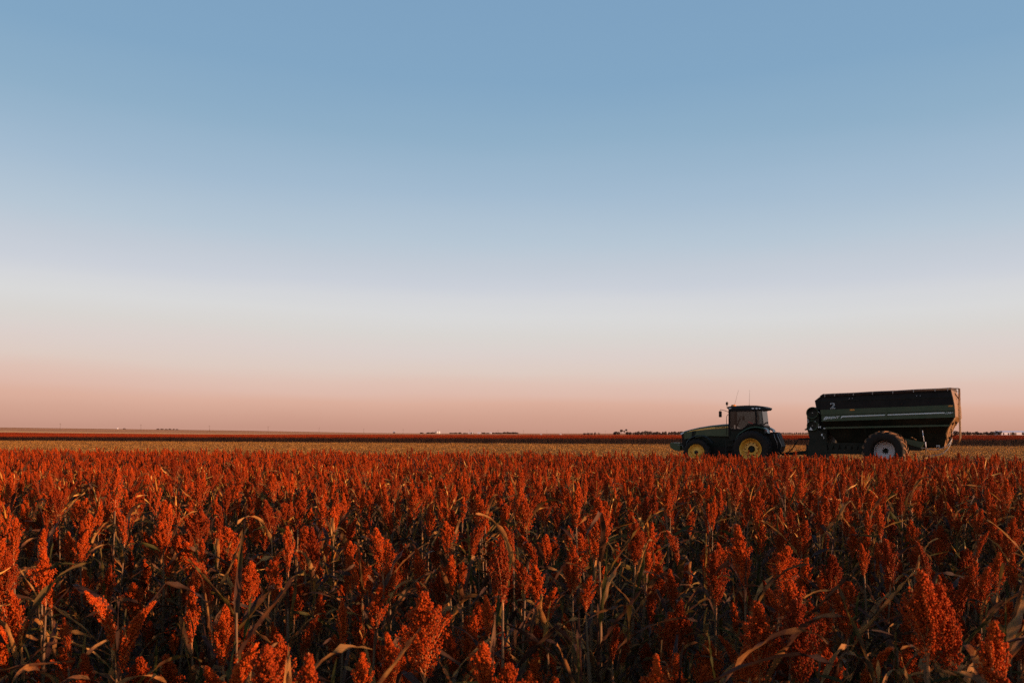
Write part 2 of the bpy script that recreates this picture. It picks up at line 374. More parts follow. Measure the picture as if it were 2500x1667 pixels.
def add_panicle(tb, base, Lh, Rm, opening, nb, ng, gr, rng, bend=(0, 0), mg=0, mb_=1, branches=True, taper=.6, low=.12):
    """a seed head: a rachis, rising side branches and clusters of grain on them"""
    base = np.asarray(base, float)
    def warp(P):
        t = np.clip((P[:, 2]) / Lh, -.2, 1.3) ** 2
        Q = P.copy(); Q[:, 0] += bend[0] * t * Lh; Q[:, 1] += bend[1] * t * Lh; Q[:, 2] -= .35 * (bend[0] ** 2 + bend[1] ** 2) * t * Lh
        return Q + base
    if branches:
        thin_tube(tb, warp(np.array([(0, 0, z) for z in np.linspace(-.02, Lh * .93, 7)])), np.linspace(.0042, .0015, 7) * (1 if ng > 15 else 1.3), 4, mb_)
    lobes = rng.uniform(.72, 1.25, 7)
    allP = []
    for i in range(nb):
        t = (i + rng.uniform(0, 1)) / nb
        az = i * 2.39996 + rng.uniform(-.35, .35)
        prof = ((1 - t) ** (taper + .25) * (.5 + .5 * min(1, t / .10)) + .07) * lobes[int(((az / (2 * math.pi)) % 1) * 7)]
        z0 = t * Lh * .88
        ln = (Rm / math.sin(opening)) * prof * rng.uniform(.75, 1.15)
        ln = min(ln, (Lh * 1.02 - z0) / math.cos(opening) + .01)
        d0 = np.array([math.cos(az) * math.sin(opening * .75), math.sin(az) * math.sin(opening * .75), math.cos(opening * .75)])
        d1 = np.array([math.cos(az) * math.sin(opening * 1.25), math.sin(az) * math.sin(opening * 1.25), math.cos(opening * 1.25)])
        s = np.linspace(0, 1, 5)
        path = np.array([0, 0, z0]) + ln * (s[:, None] * d0 * (1 - s[:, None] * .5) + s[:, None] ** 2 * .5 * d1)
        if branches: thin_tube(tb, warp(path), np.linspace(.0016, .0007, 5), 3, mb_)
        # secondary clusters
        nc = max(2, int(3 + ln / .02))
        for _ in range(ng):
            u = rng.uniform(.22, 1.02); k = min(3, int(u * 4)); w = u * 4 - k
            p = path[k] * (1 - w) + path[k + 1] * w
            cl = .45 + .55 * abs(math.sin(u * nc * 1.7 + i))
            rad = (.0025 + .0085 * cl * (1.15 - .5 * u)) * (Rm / .045) ** .5
            q = rng.normal(size=3); q /= np.linalg.norm(q)
            allP.append(p + q * rad * rng.uniform(.35, 1) ** .6)
    P = np.array(allP)
    octs(tb, warp(P), gr, mg, rng)
def leaf_arrays(L, W, elev, droop, twist, curl, rng, nseg=11, wav=.006, kink=None):
    """a blade leaving the origin towards +x: returns V, T, UV"""
    th = elev; p = np.zeros(3); ds = L / nseg; V = []; UV = []
    side = rng.uniform(-.5, .5); yaw = 0
    for i in range(nseg + 1):
        t = i / nseg
        d = np.array([math.cos(th) * math.cos(yaw), math.cos(th) * math.sin(yaw), math.sin(th)])
        sdv = np.array([-math.sin(yaw), math.cos(yaw), 0]); nv = np.cross(d, sdv)
        a = twist * t; s2 = sdv * math.cos(a) + nv * math.sin(a); n2 = -sdv * math.sin(a) + nv * math.cos(a)
        w = W * (.35 + .65 * min(1, t / .16)) * (1 - t ** 2.6) + .0012
        cu = curl * (.6 + .8 * t)
        e = wav * math.sin(t * 17 + side * 9) + wav * .6 * math.sin(t * 41 + side * 30)
        V.append(p - s2 * w * .5 * math.cos(cu) + n2 * (w * .5 * math.sin(cu) + e)); UV.append((0, t * 4))
        V.append(p.copy()); UV.append((.5, t * 4))
        V.append(p + s2 * w * .5 * math.cos(cu) + n2 * (w * .5 * math.sin(cu) - e)); UV.append((1, t * 4))
        p = p + d * ds
        th -= droop * (.35 + 1.3 * t) / nseg + rng.normal(0, .07); yaw += side * 1.2 / nseg + rng.normal(0, .06)
        if kink and abs(t - kink[0]) < .5 / nseg: th -= kink[1]
    T = []
    for i in range(nseg):
        for j in (0, 1):
            a = i * 3 + j; T += [(a, a + 1, a + 4), (a, a + 4, a + 3)]
    return np.array(V), np.array(T), np.array(UV)
def rand_leaf(rng, big=1.0, nseg=11):
    k = rng.random()
    if k < .24: return leaf_arrays(rng.uniform(.30, .52) * big, rng.uniform(.022, .044) * big, R(rng.uniform(45, 75)), rng.uniform(1.2, 2.5), rng.uniform(-1.2, 1.2), rng.uniform(.1, .7), rng, nseg)
    if k < .60: return leaf_arrays(rng.uniform(.26, .46) * big, rng.uniform(.018, .036) * big, R(rng.uniform(30, 60)), rng.uniform(.3, 1.2), rng.uniform(-2, 2), rng.uniform(.2, .9), rng, nseg, kink=(rng.uniform(.3, .6), rng.uniform(.8, 1.7)))
    if k < .85: return leaf_arrays(rng.uniform(.2, .4) * big, rng.uniform(.012, .028) * big, R(rng.uniform(-60, 10)), rng.uniform(.5, 1.8), rng.uniform(-4, 4), rng.uniform(.5, 1.2), rng, nseg)
    return leaf_arrays(rng.uniform(.24, .42) * big, rng.uniform(.014, .03) * big, R(rng.uniform(60, 85)), rng.uniform(-.2, .7), rng.uniform(-2, 2), rng.uniform(.3, .9), rng, nseg)
def rotz(V, a):
    c, s = math.cos(a), math.sin(a); Q = V.copy(); Q[:, 0] = V[:, 0] * c - V[:, 1] * s; Q[:, 1] = V[:, 0] * s + V[:, 1] * c; return Q

# head types: words, length, radius, opening, branches, grains, bend
HEADS = [('slim upright', .28, .036, R(15), 46, 36, (.05, 0), .80), ('broad open', .30, .088, R(31), 44, 60, (.0, .05), .92),
         ('plump tapering', .27, .052, R(21), 46, 44, (.10, .0), .90), ('long leaning', .31, .040, R(16), 48, 38, (.42, .1), .85),
         ('compact stubby', .20, .044, R(23), 38, 38, (.0, .0), .72), ('loose feathery', .29, .070, R(27), 38, 48, (.15, -.05), .95),
         ('narrow crooked', .26, .032, R(13), 42, 34, (-.35, .1), .8), ('thick bushy', .30, .068, R(25), 54, 52, (-.06, .05), .80),
         ('pointed cone-shaped', .29, .064, R(26), 48, 46, (.12, .0), 1.1), ('ragged half-open', .26, .064, R(31), 28, 52, (.2, .2), .85)]
HEADMESH = []
for i, (w, Lh, Rm, op, nb, ng, bd, tp) in enumerate(HEADS):
    tb = TB(); add_panicle(tb, (0, 0, 0), Lh, Rm, op, nb, int(ng * 1.2), .0030, np.random.default_rng(100 + i), bd, taper=tp)
    HEADMESH.append(tb.mesh('panicle', [M['grain'], M['branch']]))
LEAFMESH = []
for i in range(22):
    g = np.random.default_rng(300 + i); V, T, UV = rand_leaf(g, 1.0 if i < 16 else 1.1)
    tb = TB(); tb.add(V, T, 0, g.uniform(0, 1), UV)
    LEAFMESH.append(tb.mesh('leaf', [(M['leaf_green'] if i % 7 == 0 else M['leaf_brown_shaded'] if i % 3 == 1 else M['leaf'])]))
STALKMESH = []
for i in range(4):
    g = np.random.default_rng(400 + i); tb = TB()
    z = np.linspace(0, 1, 9); P = np.column_stack([.02 * np.sin(z * 2 + i), .015 * np.sin(z * 3 + 2 * i), z]); P[-1, :2] = 0; P[:, :2] *= (1 - z ** 3)[:, None]
    thin_tube(tb, P, np.interp(z, [0, .75, .76, 1], [.011, .008, .0055, .0042]), 7, 0)
    STALKMESH.append(tb.mesh('stalk', [M['stalk']]))

# ------------------------------------------------------------------ where the sorghum stands
def world_from_px(px, py, Z):
    return Vector(((px - CX) / F * Z, Z, EYE + (HY - py) / F * Z))
S_ = 2500 / 2352.0
# x, top, bottom of the head, head type  (read off the photograph, in its 2352-wide view)
HERO = [(150, 1330, 1430, 7), (215, 1370, 1440, 2), (345, 1420, 1500, 4), (1020, 1390, 1500, 8), (930, 1240, 1330, 8), (1340, 1395, 1450, 4), (1490, 1440, 1500, 6), (1620, 1450, 1568, 3), (1700, 1240, 1310, 8), (1790, 1200, 1290, 2), (2080, 1220, 1300, 7), (2205, 1250, 1330, 8), (2290, 1260, 1370, 2), (560, 1200, 1270, 8), (300, 1260, 1340, 0), (770, 1260, 1340, 2), (1400, 1330, 1400, 0), (1660, 1180, 1260, 7), (1900, 1240, 1320, 7), (10, 1255, 1405, 7), (105, 1245, 1400, 8), (190, 1300, 1410, 1), (243, 1290, 1400, 2), (275, 1355, 1560, 3), (400, 1395, 1500, 1), (440, 1335, 1490, 0),
        (455, 1490, 1610, 2), (483, 1260, 1400, 6), (632, 1280, 1405, 0), (685, 1310, 1430, 7), (732, 1350, 1470, 0), (10, 1425, 1580, 0), (97, 1500, 1640, 2),
        (722, 1200, 1320, 8), (880, 1200, 1330, 5), (890, 1290, 1410, 1), (975, 1345, 1575, 1), (1078, 1400, 1550, 5), (1155, 1225, 1400, 0),
        (1163, 1425, 1590, 8), (1206, 1412, 1500, 4), (1255, 1222, 1305, 4), (1310, 1200, 1295, 0), (1377, 1130, 1290, 7), (1417, 1240, 1320, 0),
        (1441, 1382, 1440, 4), (1496, 1330, 1450, 6), (1553, 1365, 1510, 7), (1580, 1290, 1360, 4), (1645, 1255, 1400, 7), (1702, 1312, 1400, 0),
        (1745, 1362, 1580, 7), (1842, 1270, 1380, 8), (1886, 1312, 1390, 4), (1912, 1450, 1600, 9), (1982, 1515, 1640, 2), (2132, 1290, 1540, 7),
        (2182, 1320, 1560, 8), (2252, 1290, 1420, 5), (1083, 1160, 1290, 3), (800, 1470, 1530, 4), (545, 1125, 1190, 0), (345, 1210, 1290, 9),
        (1000, 1230, 1320, 2), (2020, 1240, 1330, 2), (1960, 1200, 1290, 5), (2320, 1180, 1290, 7), (60, 1150, 1230, 8), (2160, 1200, 1290, 1),
        (1520, 1180, 1260, 0), (1240, 1130, 1200, 8), (590, 1180, 1260, 1), (850, 1120, 1190, 2)]
hero = []
for i, (x, t, b, k) in enumerate(HERO):
    x *= S_; t *= S_; b *= S_
    Lh = HEADS[k][1]; Z = max(1.85, Lh * F / (b - t)); sc_ = 1.0
    p = world_from_px(x, b, Z); g = float(hgt(p.x, p.y))
    stalk = p.z - g                                                  # keep the stalk a believable length
    if stalk > 1.38: sc_ = 1.0; stalk = 1.38
    hero.append((p.x, Z, k, stalk, 1.0, rnd.uniform(0, 6.28) if HEADS[k][6][0] < .3 else 0.0, x, t, b))
hx = np.array([h[0] for h in hero]); hy = np.array([h[1] for h in hero])
pts = []
vd = Vector((.9588, -.2840)); vn = Vector((.2840, .9588))             # rows of the near field
rows = np.arange(-9, 52, .38)
for d in rows:
    for s in np.arange(-52, 60, .145):
        s2 = s + rnd.uniform(-.09, .09); d2 = d + rnd.gauss(0, .10)
        x = vd.x * s2 + vn.x * d2; y = vd.y * s2 + vn.y * d2
        if math.sin(x * 1.9 + 1.3 * math.sin(y * 1.1)) * math.sin(y * 1.7 + 2 * math.sin(x * .8)) + .35 * math.sin(x * 4.1 + y * 3.3) < -.42 and rnd.random() < .75: continue
        if y > near_edge_y(x) + rnd.gauss(0, .12): continue
        if y > 1.5:
            lim = .643 * y + (2.5 if y < 12 else 1.5)
            if x < -lim or x > lim + (5 if y < 15 else 2): continue
        else:
            if y < -3.5 or not (-2 < x < 9): continue
            if math.hypot(x, y) < 1.5: continue
        if y < 1.75 and abs(x) < 1.6: continue
        pts.append((x, y))
pts = np.array(pts)
VOIDS = [(2050, 1490, 95, 85), (1400, 1510, 70, 50), (590, 1440, 45, 90)]
keep = []
rows_out = []
for x, y in pts:
    g = float(hgt(x, y)); k = rnd.randrange(10); st = rnd.gauss(1.0, .085) if y < 10 else rnd.gauss(1.0 - .05 * min(1, (y - 10) / 10), .065); s = rnd.uniform(.66, 1.08)
    if y > 1.0:
        if np.min((hx - x) ** 2 + (hy - y) ** 2) < .10 ** 2: continue
        px = CX + F * x / y; top = HY - F * (g + st + HEADS[k][1] * s - EYE) / y; bot = HY - F * (g + st - EYE) / y
        bad = False; vx, vt = px / S_, (top + bot) / 2 / S_
        if y < 7:
            for cx, cy, rx, ry in VOIDS:
                if ((vx - cx) / rx) ** 2 + ((vt - cy) / ry) ** 2 < 1: bad = True; break
            if not bad:
                hw = HEADS[k][2] * F / y * .8
                for h in hero:
                    if y < h[1] and abs(px - h[6]) < hw * .5 + 14 and top < h[8] - 40 and bot > h[7]: bad = True; break
        if bad:
            rows_out.append((x, y, k, st - rnd.uniform(.24, .40), s, rnd.uniform(0, 6.28), rnd.random() < .8)); continue       # a lower, headless plant
    rows_out.append((x, y, k, st, s, rnd.uniform(0, 6.28), True))
    if .5 < y < 7 and rnd.random() < (.85 if y < 4.5 else .45): rows_out.append((x + rnd.uniform(-.12, .12), y + rnd.uniform(-.1, .1), rnd.randrange(10), st - rnd.uniform(.14, .34), s * .92, rnd.uniform(0, 6.28), True))
LEAFY = []
for lx, ly, lz in ((2305, 1370, 2.5), (2345, 1290, 3.0), (2348, 1460, 2.1), (2262, 1500, 2.0), (543, 1300, 2.75), (2060, 1385, 2.9), (1650, 1440, 2.2), (1330, 1455, 2.3), (660, 1475, 2.1), (2010, 1440, 2.6)):
    p_ = world_from_px(lx * S_, ly * S_, lz); LEAFY.append((p_.x, p_.y, 0, p_.z - float(hgt(p_.x, p_.y)) - .16, 1.0, 0.0, False, True))
ALL = LEAFY + [(h[0], h[1], h[2], h[3], h[4], h[5], True, True) for h in hero] + [r + (False,) for r in rows_out]
def inframe(p):
    x, y = p[0], p[1]
    return y > 1.6 and abs(x) < .64 * y + .05 and (HY - F * (float(hgt(x, y)) + p[3] + .22 - EYE) / y) < 1700
vis = sorted([p for p in ALL if inframe(p)], key=lambda p: (not p[7], p[1]))
SINGLE = vis[:300]; ids = set(id(p) for p in SINGLE); REST = [p for p in ALL if id(p) not in ids]

ORD = ['first', 'second', 'third', 'fourth', 'fifth', 'sixth', 'seventh', 'eighth', 'ninth', 'tenth', 'eleventh', 'twelfth', 'thirteenth',
       'fourteenth', 'fifteenth', 'sixteenth', 'seventeenth', 'eighteenth', 'nineteenth', 'twentieth']
def ordinal(n):
    return ORD[n] if n < 20 else ('twenty-' + ORD[n - 20] if n < 29 else '%dth' % (n + 1))
def band(y):
    for lim, w in ((2.45, 'nearest the camera, along the bottom edge'), (3.1, 'just behind the nearest plants'), (4.0, 'a few steps into the field'),
                   (5.0, 'in the middle of the foreground'), (6.0, 'toward the back of the foreground'), (99, 'where the foreground meets the mid field')):
        if y < lim: return w
# ordinals from the left inside each (distance band, head type)
cls = {}
for p in SINGLE: cls.setdefault((band(p[1]), HEADS[p[2]][0] if p[6] else 'headless leafy'), []).append(p)
for (bw, hw), lst in cls.items():
    lst.sort(key=lambda p: p[0] / p[1])
    for n, (x, y, k, st, s, rz, head, ishero) in enumerate(lst):
        base = Vector((x, y, float(hgt(x, y))))
        if head: lab = '%s rust-red sorghum head, %s such from the left %s' % (hw, ordinal(n), bw)
        else: lab = 'headless leafy sorghum stalk, %s such from the left %s' % (ordinal(n), bw)
        if len(lst) == 1: lab = lab.replace('first such from the left', 'the only such')
        lab = ' '.join(lab.split()[:16])
        pl = empty('sorghum_plant', base, 0, label=lab, category='sorghum plant', group='sorghum plants standing in the foreground')
        tilt = (rnd.gauss(0, .03), rnd.gauss(0, .03))
        if not ishero: pl.rotation_euler = (tilt[0], tilt[1], 0)
        so = bpy.data.objects.new('stalk', STALKMESH[n % 4]); COL.objects.link(so); so.parent = pl
        so.scale = (1, 1, st); so.rotation_euler = (0, 0, rz)
        if head:
            ho = bpy.data.objects.new('panicle', HEADMESH[k]); COL.objects.link(ho); ho.parent = pl
            ho.location = (0, 0, st); ho.rotation_euler = (0, 0, rz); ho.scale = (s, s, s)
        nl = rnd.randint(13, 16) if y < 4.0 else rnd.randint(10, 12)
        if not head: nl += 3
        for q in range(nl):
            lo = bpy.data.objects.new('leaf', LEAFMESH[(rnd.choice((0, 2, 3, 5, 6, 8, 9, 14, 17, 18, 20, 21)) if (ishero and not head) else rnd.randrange(22 if y < 4 else 16))]); COL.objects.link(lo); lo.parent = pl
            zf = .38 + .62 * (q + rnd.random()) / nl
            if not head: zf = .5 + .5 * (q + rnd.random()) / nl
            lo.location = (0, 0, st * zf); lo.rotation_euler = (0, 0, q * 2.6 + rnd.uniform(-.6, .6)); ls = rnd.uniform(.75, 1.2)
            if q % 5 in (1, 3): ls *= .62
            lo.scale = (ls, ls * rnd.uniform(.5, .95), ls)

# ------------------------------------------------------------------ the rest of the field: one instanced mass
def plant_mesh(name, k, nb, ng, gr, nleaf, nseg, seed, st=1.03, headon=True):
    g = np.random.default_rng(seed); tb = TB(); w, Lh, Rm, op, _, _, bd, tp = HEADS[k]
    if headon: add_panicle(tb, (0, 0, st), Lh, Rm, op, nb, ng, gr, g, bd, 0, 1, nb > 25, taper=tp)
    thin_tube(tb, [(0, 0, 0), (.01, .0, st * .5), (0, 0, st + .02)], [.011, .008, .005], 4, 2)
    for q in range(nleaf):
        V, T, UV = rand_leaf(g, 1.0, nseg); V = rotz(V, q * 2.6 + g.uniform(-.6, .6)) + np.array([0, 0, st * (.42 + .62 * (q + g.random()) / nleaf)])
        tb.add(V, T, g.choice((3, 3, 3, 5, 5, 4)), g.uniform(0, 1), UV)
    for q in range(3):                                               # narrow bleached shreds of leaf standing among the heads
        V, T, UV = leaf_arrays(g.uniform(.10, .24), g.uniform(.008, .016), R(g.uniform(10, 85)), g.uniform(-.5, 1.8), g.uniform(-2, 2), .5, g, 4)
        tb.add(rotz(V, g.uniform(0, 6.28)) + np.array([0, 0, st * g.uniform(.75, 1.12)]), T, 6, g.uniform(0, 1), UV)
    return tb.mesh(name, [M['grain'], M['branch'], M['stalk'], M['leaf'], M['leaf_green'], M['leaf_brown_shaded'], M['straw']])
def src(name, me):
    return bpy.data.objects.new(name, me)                             # kept out of the scene: only a source of instances
def scatter(name, sources, P, rot, scl, idx, **props):
    me = bpy.data.meshes.new(name + '_points'); n = len(P)
    me.vertices.add(n); me.vertices.foreach_set('co', np.asarray(P, np.float32).ravel())
    a = me.attributes.new('rot', 'FLOAT_VECTOR', 'POINT'); a.data.foreach_set('vector', np.asarray(rot, np.float32).ravel())
    a = me.attributes.new('scl', 'FLOAT_VECTOR', 'POINT'); a.data.foreach_set('vector', np.asarray(scl, np.float32).ravel())
    a = me.attributes.new('idx', 'INT', 'POINT'); a.data.foreach_set('value', np.asarray(idx, np.int32))
    o = bpy.data.objects.new(name, me); COL.objects.link(o)
    ng = bpy.data.node_groups.new(name + '_scatter', 'GeometryNodeTree')
    ng.interface.new_socket('Geometry', in_out='INPUT', socket_type='NodeSocketGeometry')
    ng.interface.new_socket('Geometry', in_out='OUTPUT', socket_type='NodeSocketGeometry')
    gi = ng.nodes.new('NodeGroupInput'); go = ng.nodes.new('NodeGroupOutput'); L = ng.links.new
    gg = ng.nodes.new('GeometryNodeGeometryToInstance')
    for s in reversed(sources):
        oi = ng.nodes.new('GeometryNodeObjectInfo'); oi.inputs['Object'].default_value = s; oi.inputs['As Instance'].default_value = False
        L(oi.outputs['Geometry'], gg.inputs[0])
    # geometry of each source becomes its own instance
    ng.nodes.remove(gg); jn = ng.nodes.new('GeometryNodeJoinGeometry')
    for s in reversed(sources):
        oi = ng.nodes.new('GeometryNodeObjectInfo'); oi.inputs['Object'].default_value = s; oi.inputs['As Instance'].default_value = False
        g2 = ng.nodes.new('GeometryNodeGeometryToInstance'); L(oi.outputs['Geometry'], g2.inputs[0]); L(g2.outputs[0], jn.inputs[0])
    ip = ng.nodes.new('GeometryNodeInstanceOnPoints'); ip.inputs['Pick Instance'].default_value = True
    def attr(nm, ty):
        n_ = ng.nodes.new('GeometryNodeInputNamedAttribute'); n_.data_type = ty; n_.inputs['Name'].default_value = nm
        return n_.outputs['Attribute']
    L(gi.outputs[0], ip.inputs['Points']); L(jn.outputs[0], ip.inputs['Instance'])
    L(attr('idx', 'INT'), ip.inputs['Instance Index']); L(attr('rot', 'FLOAT_VECTOR'), ip.inputs['Rotation']); L(attr('scl', 'FLOAT_VECTOR'), ip.inputs['Scale'])
    L(ip.outputs[0], go.inputs[0])
    md = o.modifiers.new('scatter', 'NODES'); md.node_group = ng
    for k, v in props.items(): o[k] = v
    return o
NV = 8
ks = [0, 1, 2, 3, 4, 5, 7, 8]
lod1 = [src('sorghum_mid', plant_mesh('sorghum_mid', ks[i], 36, 36, .0038, 8, 8, 500 + i)) for i in range(NV)]
lod2 = [src('sorghum_far', plant_mesh('sorghum_far', ks[i], 28, 26, .0050, 6, 5, 600 + i)) for i in range(NV)]
lodh = [src('sorghum_headless', plant_mesh('sorghum_headless', 0, 1, 1, .005, 9, 8, 700 + i, headon=False)) for i in range(2)]
P = []; Rr = []; Sc = []; Ix = []
for (x, y, k, st, s, rz, head, ih) in REST:
    d = math.hypot(x, y); z = float(hgt(x, y)); f = st / 1.03
    if not head: i = 2 * NV + rnd.randrange(2)
    elif d < 16 and y > 1: i = rnd.randrange(NV)
    else: i = NV + rnd.randrange(NV)
    P.append((x, y, z)); Rr.append((rnd.gauss(0, .035), rnd.gauss(0, .035), rz)); q = rnd.uniform(.9, 1.12) * (1.0 if d < 6 else .86); Sc.append((q, q, f * rnd.uniform(.96, 1.04))); Ix.append(i)
print('near field rest', len(P))
scatter('sorghum_field', lod1 + lod2 + lodh, P, Rr, Sc, Ix, kind='stuff', label='rust-red ripe sorghum crop filling the ground up to the stubble strip', category='sorghum')

# fallen dry leaves on the soil between the near stalks are part of the crop residue
def litter_tile(seed, size, npc, stubs, row=.76):
    g = np.random.default_rng(seed); tb = TB()
    for _ in range(npc):
        L_ = g.uniform(.10, .42); w = g.uniform(.012, .038); a = g.uniform(0, 6.28); x, y = g.uniform(-size / 2, size / 2, 2); z = g.uniform(.01, .07)
        c, s = math.cos(a), math.sin(a); up = g.uniform(-.02, .10); ro = g.uniform(-.9, .9)
        a0 = np.array([x - c * L_ / 2, y - s * L_ / 2, z]); a1 = np.array([x, y, z + up]); a2 = np.array([x + c * L_ / 2, y + s * L_ / 2, z + g.uniform(-.01, .08)])
        sd = np.array([-s * math.cos(ro), c * math.cos(ro), math.sin(ro)]) * w
        tb.add([a0 - sd, a0 + sd, a1 - sd, a1 + sd, a2 - sd * .3, a2 + sd * .3], [(0, 1, 3), (0, 3, 2), (2, 3, 5), (2, 5, 4)], 0, g.uniform(0, 1))
    if stubs:
        for r in np.arange(-size / 2 + row / 2, size / 2, row):
            for x in np.arange(-size / 2, size / 2, .16):
                xx = x + g.uniform(-.05, .05); yy = r + g.normal(0, .03); h = g.uniform(.08, .26); lx, ly = g.normal(0, .04, 2)
                thin_tube(tb, [(xx, yy, 0), (xx + lx, yy + ly, h)], [.011, .010], 3, 0, g.uniform(0, 1))
    return tb.mesh('stubble_tile', [M['straw']])
tiles = [src('stubble_tile', litter_tile(800 + i, 2.28, 75, True)) for i in range(5)]
P = []; Rr = []; Sc = []; Ix = []
ang = math.atan2(PD.y, PD.x)
for d in np.arange(10, D_FAR - 1.0, 2.28):
    for s in np.arange(-260, 200, 2.28):
        x = PD.x * s + PN.x * d; y = PD.y * s + PN.y * d
        if y < near_edge_y(x) + .9 or abs(x) > .66 * y + 3: continue
        if 121 < d < 125.5 or 98 < d < 100.5: continue                                # bare strips left without stubble tiles
        P.append((x, y, float(hgt(x, y)))); Rr.append((0, 0, ang + math.pi * rnd.randrange(2))); Sc.append((1, 1, rnd.uniform(.8, 1.2))); Ix.append(rnd.randrange(5))
print('stubble tiles', len(P))
scatter('stubble', tiles, P, Rr, Sc, Ix, kind='stuff', label='golden cut stubble and leaf litter in a strip beyond the standing crop', category='stubble')

def row_segment(seed, n=19, L_=3.0):
    g = np.random.default_rng(seed); tb = TB()
    for q in range(n):
        x = (q + g.random()) / n * L_ - L_ / 2; y = g.normal(0, .10); st = g.normal(1.0, .06); Lh = g.uniform(.20, .28); r = g.uniform(.032, .05)
        nz = 26; z = np.linspace(0, 1, nz); e = r * (1.1 - .8 * z); P_ = np.column_stack([x + g.normal(0, 1, nz) * e * .6, y + g.normal(0, 1, nz) * e * .6, st + z * Lh])
        octs(tb, P_, r * .30, 0, g, 1.3)
        thin_tube(tb, [(x, y, 0), (x + g.normal(0, .02), y, st)], .009, 3, 1)
        for _ in range(5):
            V, T, UV = rand_leaf(g, .8, 3); V = rotz(V, g.uniform(0, 6.28)) + np.array([x, y, st * g.uniform(.35, .92)]); tb.add(V, T, 2, g.uniform(0, 1), UV)
    return tb.mesh('crop_row', [M['grain_shaded'], M['leaf_brown_shaded'], M['leaf_brown_shaded']])
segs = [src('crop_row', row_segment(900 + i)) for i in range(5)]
P = []; Rr = []; Sc = []; Ix = []; d = D_FAR; k = 0
while d < 345:
    s0 = -520; 
    for s in np.arange(s0, 430, 3.0):
        x = PD.x * s + PN.x * d; y = PD.y * s + PN.y * d
        if abs(x) > .66 * y + 6 or y < 40: continue
        P.append((x, y, float(hgt(x, y)))); Rr.append((0, 0, ang + math.pi * rnd.randrange(2))); q = 1.0
        Sc.append((1, 1 + .4 * (k > 30), rnd.uniform(.95, 1.06))); Ix.append(rnd.randrange(5))
    k += 1; d += .76 if k < 26 else (1.5 if k < 50 else 3.0)
print('far crop segments', len(P))
scatter('far_sorghum_field', segs, P, Rr, Sc, Ix, kind='stuff', label='distant standing sorghum crop with a dark shaded edge beyond the stubble', category='sorghum')

